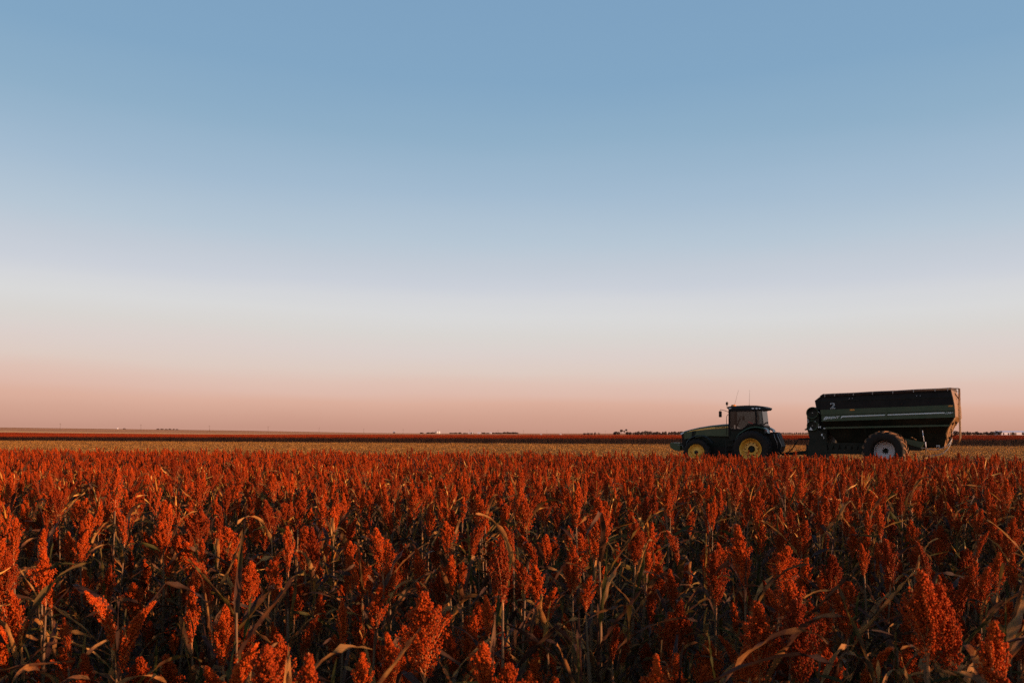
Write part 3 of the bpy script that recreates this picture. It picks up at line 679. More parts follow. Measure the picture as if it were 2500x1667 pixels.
# ------------------------------------------------------------------ wheels
def make_wheel(parent, c, Rt, W, rim_r, kind, nlug=22, lug=.055):
    """c = (u, w of the outer face, z of the centre); the axle runs along y"""
    w = empty('wheel', c, 0, parent)
    t = MB(); sh = .10
    prof = [(rim_r, .05), (rim_r + .05, .012), (Rt - sh * 1.6, 0), (Rt - sh * .5, .03), (Rt - .015, .09), (Rt, W * .3), (Rt, W * .7), (Rt - .015, W - .09),
            (Rt - sh * .5, W - .03), (Rt - sh * 1.6, W), (rim_r + .05, W - .012), (rim_r, W - .05)]
    prof = [(r - lug * .8 if r > Rt - .09 else r, y) for r, y in prof]
    t.lathe((0, 0, 0), prof, 56, 0, True); t.build('tyre', M['rubber'], w)
    g = MB()
    for side in (0, 1):
        for i in range(nlug):
            a0 = 2 * math.pi * (i + .5 * side) / nlug; v = []
            # a bar from the shoulder to the centre line, slanting forward
            for (yy, da, rr0, rr1) in ((0.015 if not side else W - .015, 0, Rt - .16, Rt - .07), ((.10 if not side else W - .10), .03, Rt - .09, Rt - .008), (W * (.56 if not side else .44), .20, Rt - .08, Rt)):
                for r_ in (rr0, rr1):
                    for h in (-.5, .5):
                        a = a0 + da + h * .30 * 2 * math.pi / nlug
                        v.append((r_ * math.cos(a), yy, r_ * math.sin(a)))
            f = []
            for k in (0, 4):
                f += [(k, k + 1, k + 5, k + 4), (k + 2, k + 6, k + 7, k + 3), (k, k + 4, k + 6, k + 2), (k + 1, k + 3, k + 7, k + 5)]
            f += [(0, 2, 3, 1), (8, 9, 11, 10)]
            g.add(v, f, 0)
    g.build('tread_lugs', M['lug'] if kind == 'white' else M['rubber'], w, kind='stuff')
    r = MB(); my = W * .30
    if kind == 'white':
        r.lathe((0, 0, 0), [(rim_r - .03, .045), (rim_r + .012, .0), (rim_r + .012, .02), (rim_r - .02, .055), (rim_r - .055, .06), (rim_r - .07, .12), (rim_r - .09, .16), (.115, .16), (.115, .20)], 56, 0, smooth=False)
        r.build('rim', M['white'], w)
        h = MB(); h.lathe((0, 0, 0), [(0, .13), (.11, .13), (.125, .155), (.125, .2)], 24, 0)
        for i in range(10):
            a = 2 * math.pi * (i + .5) / 10
            h.tube([(math.cos(a) * .155, .145, math.sin(a) * .155), (math.cos(a) * .155, .2, math.sin(a) * .155)], .020, 8, 0)
            h.tube([(math.cos(a) * .10, .150, math.sin(a) * .10), (math.cos(a) * .155, .150, math.sin(a) * .155)], .016, 6, 0)
        h.build('hub', M['deep'], w)
    elif kind == 'rear':
        r.lathe((0, 0, 0), [(rim_r - .03, .05), (rim_r + .015, -.005), (rim_r + .015, .02), (rim_r - .03, .06), (rim_r - .07, .14), (rim_r - .09, .30), (rim_r - .16, .36), (.36, .38), (.34, .30), (.20, .28), (.20, .45)], 56, 0, smooth=False)
        r.build('rim', M['yellow'], w)
        h = MB(); h.lathe((0, 0, 0), [(0, .30), (.12, .30), (.16, .34), (.195, .36), (.195, .45)], 28, 0)
        for i in range(10):
            a = 2 * math.pi * i / 10
            h.tube([(math.cos(a) * .345, .27, math.sin(a) * .345), (math.cos(a) * .345, .34, math.sin(a) * .345)], .028, 8, 0)
        h.build('hub', M['deep'], w)
        q = MB()
        for i in range(10):
            a0 = 2 * math.pi * (i + .5) / 10
            v = []
            for y_ in (.24, .37):
                for rr_, hh in ((.30, -.16), (.30, .16), (.385, .12), (.385, -.12)):
                    v.append((rr_ * math.cos(a0 + hh), y_, rr_ * math.sin(a0 + hh)))
            q.add(v, [(0, 1, 2, 3), (7, 6, 5, 4), (0, 4, 5, 1), (1, 5, 6, 2), (2, 6, 7, 3), (3, 7, 4, 0)])
        q.build('clamp_ring', M['yellow'], w, kind='stuff')
    else:
        r.lathe((0, 0, 0), [(rim_r - .02, .05), (rim_r + .012, .0), (rim_r + .012, .02), (rim_r - .05, .07), (rim_r - .07, .16), (rim_r - .12, .17), (.26, .10), (.20, .03), (.17, .02), (.12, .02), (.12, .10)], 48, 0, smooth=False)
        r.build('rim', M['yellow'], w)
        h = MB(); h.lathe((0, 0, 0), [(0, .0), (.08, .0), (.115, .03), (.115, .1)], 24, 0)
        for i in range(10):
            a = 2 * math.pi * i / 10
            h.tube([(math.cos(a) * (rim_r - .10), .13, math.sin(a) * (rim_r - .10)), (math.cos(a) * (rim_r - .10), .18, math.sin(a) * (rim_r - .10))], .016, 6, 0)
        h.build('hub', M['deep'], w)
    return w
def text_part(body, name, loc, size, m, parent, slope=0.0, shear=0.0, width=None, outline=0.0, ry=0.0):
    cu = bpy.data.curves.new(name, 'FONT'); cu.body = body; cu.size = size; cu.shear = shear; cu.extrude = .002; cu.offset = .0025 if not outline else 0
    if outline: cu.fill_mode = 'NONE'; cu.extrude = 0; cu.bevel_depth = outline; cu.bevel_resolution = 0
    tmp = bpy.data.objects.new(name, cu); COL.objects.link(tmp)
    dg = bpy.context.evaluated_depsgraph_get(); me = bpy.data.meshes.new_from_object(tmp.evaluated_get(dg))
    bpy.data.objects.remove(tmp)
    co = np.zeros(len(me.vertices) * 3); me.vertices.foreach_get('co', co); co = co.reshape(-1, 3)
    co[:, 0] -= co[:, 0].min(); co[:, 1] -= co[:, 1].min()
    if width: co[:, 0] *= width / co[:, 0].max()
    co[:, 1] += co[:, 0] * slope
    me.vertices.foreach_set('co', co.ravel()); me.materials.clear(); me.materials.append(m)
    o = bpy.data.objects.new(name, me); COL.objects.link(o); o.parent = parent; o.location = loc; o.rotation_euler = (R(90), 0, 0)
    return o

# ------------------------------------------------------------------ tractor   (x = rearward, y = away from the camera, z = up)
TR = empty('tractor', (13.348, 44.6, 0), R(-30), label='dark green tractor with yellow wheels, cab and front weight, hitched to the grain cart', category='tractor')
W0 = 1.72                                                            # centre line
def both(fn):
    fn(lambda y: y); fn(lambda y: 2 * W0 - y)
for yy in (0.0, .74):
    make_wheel(TR, (0, yy, 1.04), 1.04, .52, .60, 'rear')
for yy in (2 * W0 - .52, 2 * W0 - .74 - .52):
    w = make_wheel(TR, (0, yy, 1.04), 1.04, .52, .60, 'rear')
    w.rotation_euler = (0, 0, math.pi); w.location.y = yy + .52
make_wheel(TR, (-3.16, .22, .82), .82, .50, .47, 'front', 18)
w = make_wheel(TR, (-3.16, 2 * W0 - .22 - .50, .82), .82, .50, .47, 'front', 18); w.rotation_euler = (0, 0, math.pi); w.location.y = 2 * W0 - .22
# bonnet
hood_top = [(-4.40, 1.98), (-4.22, 2.05), (-3.85, 2.15), (-3.31, 2.27), (-2.60, 2.38), (-1.90, 2.45), (-1.48, 2.47)]
hood_mid = [(-4.38, 1.90), (-4.20, 1.99), (-3.85, 2.06), (-3.31, 2.13), (-2.60, 2.21), (-1.90, 2.25), (-1.48, 2.26)]
hood_low = [(-4.34, 1.62), (-4.15, 1.58), (-3.85, 1.62), (-3.31, 1.72), (-2.60, 1.78), (-1.90, 1.76), (-1.48, 1.76)]
def bonnet():
    mb = MB(); y0 = 1.20; y1 = 2 * W0 - 1.20; v = []; n = len(hood_top)
    for i in range(n):
        a, b, c = hood_top[i], hood_mid[i], hood_low[i]; k = .10 if i == 0 else 0
        v += [(c[0], y0 + k, c[1]), (b[0], y0 + k, b[1]), (a[0] - .0, y0 + .07 + k, a[1] - .02), (a[0], y0 + .20 + k, a[1] + .015), (a[0], y1 - .20 - k, a[1] + .015), (a[0], y1 - .07 - k, a[1] - .02), (b[0], y1 - k, b[1]), (c[0], y1 - k, c[1])]
    f = [(i * 8 + j, i * 8 + j + 1, (i + 1) * 8 + j + 1, (i + 1) * 8 + j) for i in range(n - 1) for j in range(7)]
    f += [(7, 6, 5, 4, 3, 2, 1, 0), tuple((n - 1) * 8 + j for j in range(8))]
    mb.add(v, f, 0); mb.build('bonnet', M['green'], TR)
bonnet()
for sy, ylab in ((1.195, 0), (2 * W0 - 1.195, 1)):
    s = MB(); yo = sy + (-.004 if not ylab else .004)
    P = [(-4.02, 2.005, 2.03), (-3.46, 2.08, 2.16), (-2.75, 2.165, 2.265), (-1.87, 2.235, 2.34), (-1.55, 2.255, 2.345)]
    hi = [(x, b) for x, a, b in P]; lo = [(x, a) for x, a, b in P]
    v = [(x, yo, a) for x, a in lo] + [(x, yo + (.05 if not ylab else -.05) , b) for x, b in hi]
    v = [(x, yo, a) for x, a in lo] + [(x, yo - (.003 if not ylab else -.003), b) for x, b in hi]
    s.add(v, [(i, i + 1, i + 6, i + 5) for i in range(4)]); s.build('yellow_stripe', M['decalyellow'], TR)
text_part('JOHN DEERE', 'stripe_lettering', (-2.32, 1.186, 2.222), .10, M['deep'], TR, .04, 0, .60)
q = MB(); q.prism([(-3.73, 1.64), (-3.69, 2.06), (-3.46, 2.09), (-3.52, 1.86)], 1.17, 1.2); q.build('side_vent', M['black'], TR)
q = MB(); q.tube([(-3.60, 1.165, 1.74), (-3.55, 1.165, 2.07)], .012, 5); q.build('vent_rib', M['green'], TR)
q = MB(); q.prism([(-4.34, 1.63), (-4.37, 1.92), (-4.06, 1.99), (-4.05, 1.57), (-4.20, 1.10), (-4.32, 1.12)], 1.23, 2 * W0 - 1.23); q.build('front_grille', M['black'], TR)
for y0 in (1.19, 2 * W0 - 1.42):
    q = MB(); q.prism([(-4.415, 1.93), (-4.18, 1.985), (-4.24, 1.92), (-4.40, 1.84)], y0, y0 + .23); q.build('headlight', M['lens'], TR)
q = MB(); q.prism([(-4.05, 1.58), (-3.57, 1.66), (-3.14, 1.76), (-2.36, 1.78), (-1.5, 1.80), (-1.3, 1.5), (-.6, 1.5), (-.3, 1.1), (-.6, .55), (-1.6, .50), (-2.5, .55), (-2.7, .8), (-3.6, .8), (-4.2, 1.0)], 1.35, 2 * W0 - 1.35)
q.build('chassis', M['deep'], TR)
q = MB(); q.box(-2.7, -1.0, .95, 1.35, .60, 1.15, bev=.06); q.build('fuel_tank', M['black'], TR)
q = MB(); q.tube([(-3.16, .5, .82), (-3.16, 2 * W0 - .5, .82)], .11, 10); q.build('front_axle', M['deep'], TR)
q = MB(); q.tube([(0, .2, 1.04), (0, 2 * W0 - .2, 1.04)], .13, 10); q.build('rear_axle', M['deep'], TR)
# front mudguards
for y0, y1 in ((.30, .72), (2 * W0 - .72, 2 * W0 - .30)):
    q = MB(); v = []; n = 12
    for i in range(n + 1):
        a = R(150 - i * 120 / n) ; rr = .93
        for y_, dz in ((y0, -.05), (y0 + .05, 0), (y1 - .05, 0), (y1, -.05)):
            v.append((-3.02 + (rr + dz) * math.cos(a), y_, .90 + (rr + dz) * math.sin(a)))
    q.add(v, [(i * 4 + j, i * 4 + j + 1, i * 4 + j + 5, i * 4 + j + 4) for i in range(n) for j in range(3)], 0, True)
    q.build('front_mudguard', M['blackroof'], TR)
# front weight
q = MB(); q.prism([(-5.08, 1.36), (-5.08, 1.10), (-4.80, .90), (-4.45, .87), (-4.45, 1.36)], 1.22, 2 * W0 - 1.22)
q.box(-4.6, -4.1, 1.5, 1.9, .95, 1.25); q.build('front_weight', M['green'], TR)
q = MB(); q.tube([(-4.62, 1.205, 1.22), (-4.3, 1.205, 1.22), (-4.25, 1.205, .9)], .012, 5); q.build('weight_handle', M['steel'], TR)
# cab
cy0, cy1 = .95, 2 * W0 - .95
rp = [(-1.46, 3.30), (.02, 3.29), (.12, 2.50), (-.38, 2.43), (-.73, 2.18), (-1.14, 2.18), (-1.44, 2.40)]
q = MB()
for y_ in (cy0, cy1):
    yo = y_ - .04 if y_ == cy0 else y_; 
    def bar(a, b, w_): 
        a = Vector((a[0], 0, a[1])); b = Vector((b[0], 0, b[1])); d = (b - a).normalized(); n_ = Vector((-d.z, 0, d.x)) * w_ / 2
        q.hexa([tuple(p + Vector((0, yy, 0))) for yy in (yo, yo + .04) for p in (a - n_, b - n_, b + n_, a + n_)])
    for a, b, w_ in (((-1.42, 3.36), (-1.42, 1.80), .09), ((.07, 3.36), (.14, 2.46), .09), ((-1.46, 3.26), (.10, 3.26), .12), ((-1.42, 2.20), (-1.10, 2.13), .08), ((-1.10, 2.14), (-.70, 2.14), .07), ((-.70, 2.14), (-.36, 2.39), .07), ((-.36, 2.39), (.16, 2.49), .07), ((.14, 2.46), (.16, 2.3), .05)):
        bar(a, b, w_)
for (x, z0, z1) in ((-1.42, 2.35, 3.3), (.50, 2.30, 2.36), (.40, 3.22, 3.3)):
    q.box(x - .03, x + .03, cy0, cy1, z0 if x != -1.42 else 3.22, z1)
q.build('cab_frame', M['black'], TR)
def pane(pts3, nm='cab_window'):
    p = [Vector(x) for x in pts3]; n_ = (p[1] - p[0]).cross(p[2] - p[0]).normalized() * .004
    mb = MB(); k = len(p); mb.add([x - n_ for x in p] + [x + n_ for x in p], [tuple(range(k))[::-1], tuple(range(k, 2 * k))] + [(i, (i + 1) % k, (i + 1) % k + k, i + k) for i in range(k)])
    return mb.build(nm, M['glass'], TR)
pane([(x, cy0 + .0, z) for x, z in rp]); pane([(x, cy1, z) for x, z in rp])
pane([(-1.45, cy0 + .03, 2.42), (-1.45, cy1 - .03, 2.42), (-1.45, cy1 - .03, 3.28), (-1.45, cy0 + .03, 3.28)], 'windscreen')
pane([(.16, cy0 + .01, 2.42), (.50, cy0 + .12, 2.36), (.40, cy0 + .12, 3.22), (.13, cy0 + .01, 3.26)], 'rear_side_window')
pane([(.16, cy1 - .01, 2.42), (.50, cy1 - .12, 2.36), (.40, cy1 - .12, 3.22), (.13, cy1 - .01, 3.26)], 'rear_side_window')
pane([(.50, cy0 + .12, 2.36), (.50, cy1 - .12, 2.36), (.40, cy1 - .12, 3.22), (.40, cy0 + .12, 3.22)], 'rear_window')
q = MB(); q.prism([(-1.46, 2.20), (-1.10, 2.14), (-.70, 2.14), (-.36, 2.39), (.14, 2.46), (.55, 2.32), (.55, 1.4), (-1.2, 1.4), (-1.46, 1.7)], cy0 + .02, cy1 - .02); q.build('cab_floor', M['deep'], TR)
q = MB()
prof = [(-1.56, 3.40), (-1.50, 3.48), (-1.2, 3.505), (-.5, 3.53), (.1, 3.515), (.40, 3.475), (.64, 3.40), (.66, 3.34), (.58, 3.25), (.42, 3.24), (.34, 3.30), (-1.0, 3.33), (-1.45, 3.32)]
v = [(x, cy0 - .06 + (0.0 if z < 3.42 else .10), z) for x, z in prof] + [(x, cy1 + .06 - (0.0 if z < 3.42 else .10), z) for x, z in prof]; n = len(prof)
q.add(v, [tuple(range(n))[::-1], tuple(range(n, 2 * n))] + [(i, (i + 1) % n, (i + 1) % n + n, i + n) for i in range(n)]); q.build('roof', M['blackroof'], TR)
for x, wd in ((-1.36, .11), (-.06, .12), (.14, .11), (.31, .07)):
    for yy in (cy0 - .065, cy1 + .065):
        q = MB(); v = [(x + wd * math.cos(t) * .62, yy, 3.375 - (x + 1.4) * .02 + .033 * math.sin(t)) for t in np.linspace(0, 2 * math.pi, 12, endpoint=False)]
        s_ = -1 if yy < W0 else 1
        q.add(v + [(a, b + s_ * .02, c) for a, b, c in v], [tuple(range(12)), tuple(range(23, 11, -1))] + [(i, i + 12, (i + 1) % 12 + 12, (i + 1) % 12) for i in range(12)]); q.build('work_light', M['lens'], TR)
q = MB(); q.tube([(-1.50, 1.05, 3.36), (-1.58, 1.05, 3.42), (-1.585, 1.05, 3.58)], .018, 6); q.build('lamp_bracket', M['black'], TR)
q = MB(); q.tube([(-1.585, 1.05, 3.56), (-1.585, 1.05, 3.60), (-1.585, 1.05, 3.70), (-1.585, 1.05, 3.75)], [.03, .065, .07, .045], 10); q.build('warning_lamp', M['blackroof'], TR)
q = MB(); q.tube([(-1.38, 1.72, 3.49), (-1.38, 1.72, 3.54), (-1.38, 1.72, 3.60), (-1.38, 1.72, 3.615)], [.16, .16, .12, .05], 16); q.build('receiver_dome', M['amber'], TR)
for (a, b, r_) in (((-1.34, 1.7, 3.50), (-1.08, 1.7, 4.46), .0065), ((-.47, 1.7, 3.50), (-.44, 1.7, 4.45), .0065)):
    q = MB(); A, B = Vector(a), Vector(b); q.tube([A, A.lerp(B, .12), A.lerp(B, .13), B], [r_ * 2.2, r_ * 2.2, r_, r_ * .6], 6); q.build('antenna', M['black'], TR)
for y_, sg in ((.95, -1), (2 * W0 - .95, 1)):
    q = MB(); q.tube([(-1.40, y_, 3.14), (-1.64, y_ + sg * .22, 3.25), (-1.84, y_ + sg * .36, 3.30), (-1.87, y_ + sg * .37, 3.22)], .016, 6); q.build('mirror_arm', M['black'], TR)
    q = MB(); q.box(-1.90, -1.79, y_ + sg * .37 - .12, y_ + sg * .37 + .12, 2.86, 3.21, bev=.03); q.build('mirror', M['black'], TR)
q = MB(); q.tube([(-1.54, .80, 1.85), (-1.54, .80, 2.88), (-1.50, .84, 3.0), (-1.42, .93, 3.03)], .016, 6); q.build('grab_rail', M['black'], TR)
q = MB(); q.tube([(-1.65, 2 * W0 - .9, 2.0), (-1.65, 2 * W0 - .9, 3.1)], .07, 10); q.build('exhaust', M['black'], TR)
q = MB(); q.box(-.55, -.05, 1.5, 1.95, 2.30, 2.50, bev=.05); q.box(-.10, .05, 1.5, 1.95, 2.45, 3.02, bev=.05); q.box(-.12, .03, 1.6, 1.85, 3.02, 3.18, bev=.04); q.build('seat', M['seat'], TR)
q = MB(); q.tube([(-.98 + .0 * i, 1.72, 2.72) if 0 else (-1.0 + .07 * math.sin(t), 1.72 + .19 * math.cos(t), 2.78 + .17 * math.sin(t)) for i, t in enumerate(np.linspace(0, 6.29, 17))], .014, 5); q.tube([(-1.0, 1.72, 2.78), (-1.18, 1.72, 2.35)], .035, 6); q.build('steering_wheel', M['black'], TR)
q = MB(); q.box(-.95, -.85, 2.05, 2.20, 2.7, 2.95, bev=.02); q.build('monitor', M['black'], TR)
q = MB(); q.tube([(-.33, .93, 2.60), (-.02, .93, 2.44)], .022, 6); q.build('door_handle', M['red'], TR)
# rear mudguards
for y0, y1 in ((.62, 1.25), (2 * W0 - 1.25, 2 * W0 - .62)):
    q = MB(); v = []; n = 16; A = [(-1.02, 1.55), (-.92, 1.75), (-.80, 1.93), (-.60, 2.08), (-.36, 2.22), (-.12, 2.30), (.12, 2.33), (.36, 2.31), (.56, 2.26), (.72, 2.16), (.82, 2.03)]
    for x, z in A:
        for y_, dz in ((y0, -.07), (y0 + .02, -.015), (y0 + .08, 0), (y1, 0)): v.append((x, y_, z + dz))
    q.add(v, [(i * 4 + j, i * 4 + j + 1, i * 4 + j + 5, i * 4 + j + 4) for i in range(len(A) - 1) for j in range(3)], 0, True)
    o = len(q.v); q.add([(x, y_, z - .10) for x, z in A for y_ in (y0, y1)], [(i * 2, i * 2 + 1, i * 2 + 3, i * 2 + 2) for i in range(len(A) - 1)], 0, True)
    q.build('rear_mudguard', M['green'], TR)
    q = MB(); q.prism([(.66, 2.17), (.76, 2.11), (.80, 2.04), (.72, 2.09)], y0 - .012, y0 + .05); q.build('tail_light', M['red'], TR)
    q = MB(); q.prism([(.78, 2.085), (.84, 2.01), (.81, 1.99), (.76, 2.05)], y0 - .010, y0 + .05); q.build('tail_reflector', M['lens'], TR)
    q = MB(); q.tube([(.33, y0 + .3, 2.30), (.33, y0 + .3, 2.38)], .03, 6); q.box(.24, .42, y0 + .22, y0 + .38, 2.36, 2.45, bev=.02); q.build('fender_lamp', M['black'], TR)
q = MB(); q.tube([(.46, 1.2, 2.28), (.50, 1.2, 2.44), (.58, 1.2, 2.52), (.70, 1.2, 2.54)], [.022, .03, .035, .05], 8); q.build('rear_hose_stand', M['black'], TR)
q = MB()
for i in range(4): q.box(-1.58 + i * .03, -1.16 + i * .02, .62, .95, .62 + i * .30, .65 + i * .30)
q.box(-1.56, -1.53, .62, .64, .6, 1.56); q.box(-1.18, -1.15, .62, .64, .6, 1.56); q.build('steps', M['blackroof'], TR)
# rear linkage and valve block
q = MB(); q.prism([(.60, 1.95), (.95, 2.0), (1.18, 1.99), (1.26, 1.88), (1.42, 1.40), (1.50, 1.20), (1.36, .84), (1.02, .78), (.6, .8)], 1.3, 2 * W0 - 1.3); q.build('rear_linkage', M['black'], TR)
for y_ in (1.26, 2 * W0 - 1.26):
    q = MB(); q.tube([(1.02, y_, 1.90), (1.08, y_, 1.65), (1.18, y_, 1.45), (1.24, y_, 1.1)], .022, 6); q.tube([(1.18, y_, 1.92), (1.30, y_, 1.60), (1.46, y_, 1.22), (1.34, y_, .9)], .026, 6); q.build('lift_rod', M['steel'], TR)
q = MB(); q.box(.5, 1.95, 1.66, 1.78, .70, .80); q.build('drawbar', M['black'], TR)

# ------------------------------------------------------------------ grain cart
CA = empty('grain_cart', (19.241, 41.0, 0), R(-34), label='long dark green and black grain cart with white wheels, parked behind the tractor', category='grain cart')
CW = 3.5; CM = CW / 2
make_wheel(CA, (0, -.06, 1.03), 1.03, .95, .55, 'white', 18, .06)
w = make_wheel(CA, (0, CW - .89, 1.03), 1.03, .95, .55, 'white', 18, .06); w.rotation_euler = (0, 0, math.pi); w.location.y = CW + .06
LV = [(-3.09, 3.93, 2.95, 4.08, .14), (-3.22, 3.64, 3.04, 3.72, .03), (-3.22, 3.19, 3.11, 3.335, .0), (-3.18, 2.91, 3.13, 3.05, .0), (-3.16, 2.60, 3.14, 2.75, .0),
      (-3.0, 2.25, 2.84, 2.35, .35), (-2.6, 1.55, 2.72, 1.90, .85), (-2.4, 1.10, 2.52, 1.18, 1.25)]
def band_part(i, name, m, parent=CA, th=.03, bulge=0.0):
    """two side sheets of the tank between level i and i+1 on each side, as separate parts"""
    a, b = LV[i], LV[i + 1]
    for side in (0, 1):
        f_ = (lambda y: y) if side == 0 else (lambda y: CW - y); mb = MB(); v = []
        for t in (0, 1):
            lv = a if t == 0 else b
            for x, z in ((lv[0], lv[1]), (lv[2], lv[3])):
                for dy in (0, th): v.append((x, f_(lv[4] + dy - bulge), z))
        mb.add(v, [(0, 2, 6, 4), (1, 5, 7, 3), (0, 1, 3, 2), (4, 6, 7, 5), (0, 4, 5, 1), (2, 3, 7, 6)]); mb.build(name, m, parent)
band_part(0, 'upper_extension', M['black']); band_part(1, 'extension_panel', M['black'])
band_part(2, 'side_panel', M['cartgreen'], bulge=.012); band_part(3, 'side_panel', M['cartgreen']); band_part(4, 'hopper_slope', M['deep']); band_part(5, 'hopper_slope', M['deep']); band_part(6, 'hopper_bottom', M['deep'])
for side in (0, 1):                                                   # the pressed rails along the side
    for (x0, z0, x1, z1, y, h, d, m, nm) in ((-3.22, 3.64, 3.04, 3.72, .03, .03, .02, 'deep', 'bend_rail'), (-3.2, 2.905, 3.13, 3.045, -.005, .022, .012, 'deep', 'groove'), (-3.02, 2.22, 2.86, 2.32, .31, .09, .05, 'cartgreen', 'lower_rail'), (-3.17, 2.585, 3.14, 2.735, -.01, .035, .03, 'cartgreen', 'edge_lip')):
        f_ = (lambda q_: q_) if side == 0 else (lambda q_: CW - q_); ya, yb = f_(y - d), f_(y + .02); ya, yb = min(ya, yb), max(ya, yb)
        q = MB(); q.hexa([(x0, ya, z0 - h / 2), (x1, ya, z1 - h / 2), (x1, yb, z1 - h / 2), (x0, yb, z0 - h / 2), (x0, ya, z0 + h / 2), (x1, ya, z1 + h / 2), (x1, yb, z1 + h / 2), (x0, yb, z0 + h / 2)]); q.build(nm, M[m], CA)
q = MB(); q.box(-.015, .06, -.022, -.002, 2.63, 3.26); q.build('panel_joint', M['cartgreen'], CA)
for x in (-1.05, 1.55):                                               # ribs from the lower rail down the hopper
    q = MB(); q.hexa([(x - .04, .78, 1.5), (x + .04, .78, 1.5), (x + .04, .86, 1.5), (x - .04, .86, 1.5), (x - .06, .26, 2.25), (x + .06, .26, 2.25), (x + .06, .36, 2.25), (x - .06, .36, 2.25)]); q.build('hopper_rib', M['deep'], CA)
def wall_end(i0, i1, idx, name, m, off):
    for i in range(i0, i1):
        a, b = LV[i], LV[i + 1]; ia = (0, 1) if idx == 0 else (2, 3); mb = MB()
        A = (a[ia[0]], a[ia[1]]); B = (b[ia[0]], b[ia[1]])
        mb.hexa([(B[0], b[4], B[1]), (B[0], CW - b[4], B[1]), (B[0] + off, CW - b[4], B[1]), (B[0] + off, b[4], B[1]), (A[0], a[4], A[1]), (A[0], CW - a[4], A[1]), (A[0] + off, CW - a[4], A[1]), (A[0] + off, a[4], A[1])])
        mb.build(name, m, CA)
wall_end(0, 4, 2, 'rear_panel', M['dusty_sunlit'], -.03); wall_end(4, 7, 2, 'rear_slope', M['dusty_sunlit'], -.03); wall_end(0, 7, 0, 'front_panel', M['deep'], .03)
q = MB(); q.prism([(-3.02, 3.96), (-3.24, 3.93), (-3.54, 3.69), (-3.45, 3.23), (-3.20, 3.19), (-3.18, 3.60)], .14, CW - .14); q.build('front_hood', M['black'], CA)
# the rolled tarp, its ridge and the bows showing beneath it
q = MB(); v = []
for t in np.linspace(0, 1, 13):
    x = -3.09 + t * 6.04; z = 4.00 + t * .15; sag = .006 * math.sin(t * 19)
    for y_, dz in ((.06, -.11), (.03, -.03), (.07, .035), (.16, .045), (CM, .10), (CW - .16, .045), (CW - .07, .03), (CW - .06, -.10)): v.append((x, y_, z + dz + (sag if dz < .1 else sag * 1.5)))
q.add(v, [(i * 8 + j, i * 8 + j + 1, (i + 1) * 8 + j + 1, (i + 1) * 8 + j) for i in range(12) for j in range(7)] + [tuple(range(8))[::-1], tuple(96 + j for j in range(8))]); q.build('tarp', M['tarp'], CA)
q = MB(); q.tube([(-3.10, .03, 3.975), (2.97, .03, 4.125)], .036, 8); q.build('tarp_roll_tube', M['tarp'], CA)
for zx in (415, 560, 830, 1100, 1378, 1655, 1935, 2095):
    x = -3.09 + (zx - 385) / 1750 * 6.04; z = 3.985 + (x + 3.09) * .0248
    q = MB(); q.box(x - .018, x + .018, -.02, .06, z - .10, z + .055); q.build('tarp_clamp', M['steel'], CA)
q = MB(); q.prism([(-3.26, 3.92), (-3.08, 3.90), (-3.07, 4.05), (-3.2, 3.97)], .02, .5); q.build('tarp_end_bracket', M['black'], CA)
q = MB()
for x, z in ((-1.76, 3.765), (-1.62, 3.77), (1.44, 3.825), (1.59, 3.83)): q.box(x - .012, x + .012, .02, .06, z - .012, z + .012)
q.build('bolt_heads', M['lens'], CA, kind='stuff')
# markings
text_part('2', 'number_decal', (-2.72, -.012, 3.235), .44, M['decal'], CA, 0, 0, .26, outline=.010).location.y = .005
text_part('B', 'maker_lettering', (-3.07, -.022, 2.655), .23, M['decal'], CA, .035, .42, .26)
text_part('RENT', 'maker_lettering', (-2.83, -.022, 2.70), .165, M['decal'], CA, .035, .42, .60)
q = MB(); q.add([(-3.10, -.021, 2.655), (-2.93, -.021, 2.66), (-2.80, -.021, 2.84), (-2.86, -.021, 2.835)][:3], [(0, 1, 2)]); 
q = MB(); q.prism([(-2.19, 2.69), (-2.09, 2.79), (-.03, 2.850), (-.03, 2.895), (-2.05, 2.848), (-2.14, 2.84)], -.020, -.012); q.build('stripe', M['decal'], CA)
q = MB(); q.prism([(.09, 2.855), (2.70, 2.920), (2.66, 2.975), (.09, 2.900)], -.020, -.012); q.build('stripe', M['decal'], CA)
text_part('1396', 'model_number', (2.70, -.022, 2.885), .115, M['decal'], CA, .02, .4, .36)
text_part('F5', 'small_decal', (2.20, 1.12, 1.22), .15, M['decal'], CA, 0, 0, .16)
for x0, x1, z in ((-1.73, -1.50, 3.16), (2.84, 3.04, 3.275)):
    q = MB(); q.box(x0, x1, -.03, -.011, z - .035, z + .035); q.build('reflector', M['amber'], CA)
# folded auger at the front: two flanged tube ends and a column
for z, r_ in ((3.04, .315), (2.35, .285)):
    q = MB(); q.lathe((-3.71, .30, z), [(r_ - .05, .02), (r_ - .03, -.02), (r_, -.02), (r_ + .01, .02), (r_ + .01, .16), (r_ - .05, .16)], 36); q.build('auger_flange', M['cartgreen'], CA)
    q = MB(); q.lathe((-3.71, .30, z), [(0, .12), (.06, .11), (.06, .13), (r_ - .06, .15), (r_ - .05, .02)], 36); q.build('auger_mouth', M['black'], CA)
    q = MB(); q.tube([(-3.71, .34, z), (-3.71, .42, z)], .03, 8); q.build('auger_shaft', M['steel'], CA)
q = MB(); q.tube([(-3.71, .46, 3.04), (-3.71, 3.4, 3.3)], .27, 16); q.build('auger_tube', M['deep'], CA)
q = MB(); q.prism([(-4.01, 3.0), (-3.99, 2.4), (-4.03, 2.2), (-4.14, 2.15), (-4.10, 2.10), (-3.95, 2.12), (-3.42, 2.1), (-3.36, 2.4), (-3.36, 3.1), (-3.6, 3.2)], .37, .60); q.build('auger_hinge', M['deep'], CA)
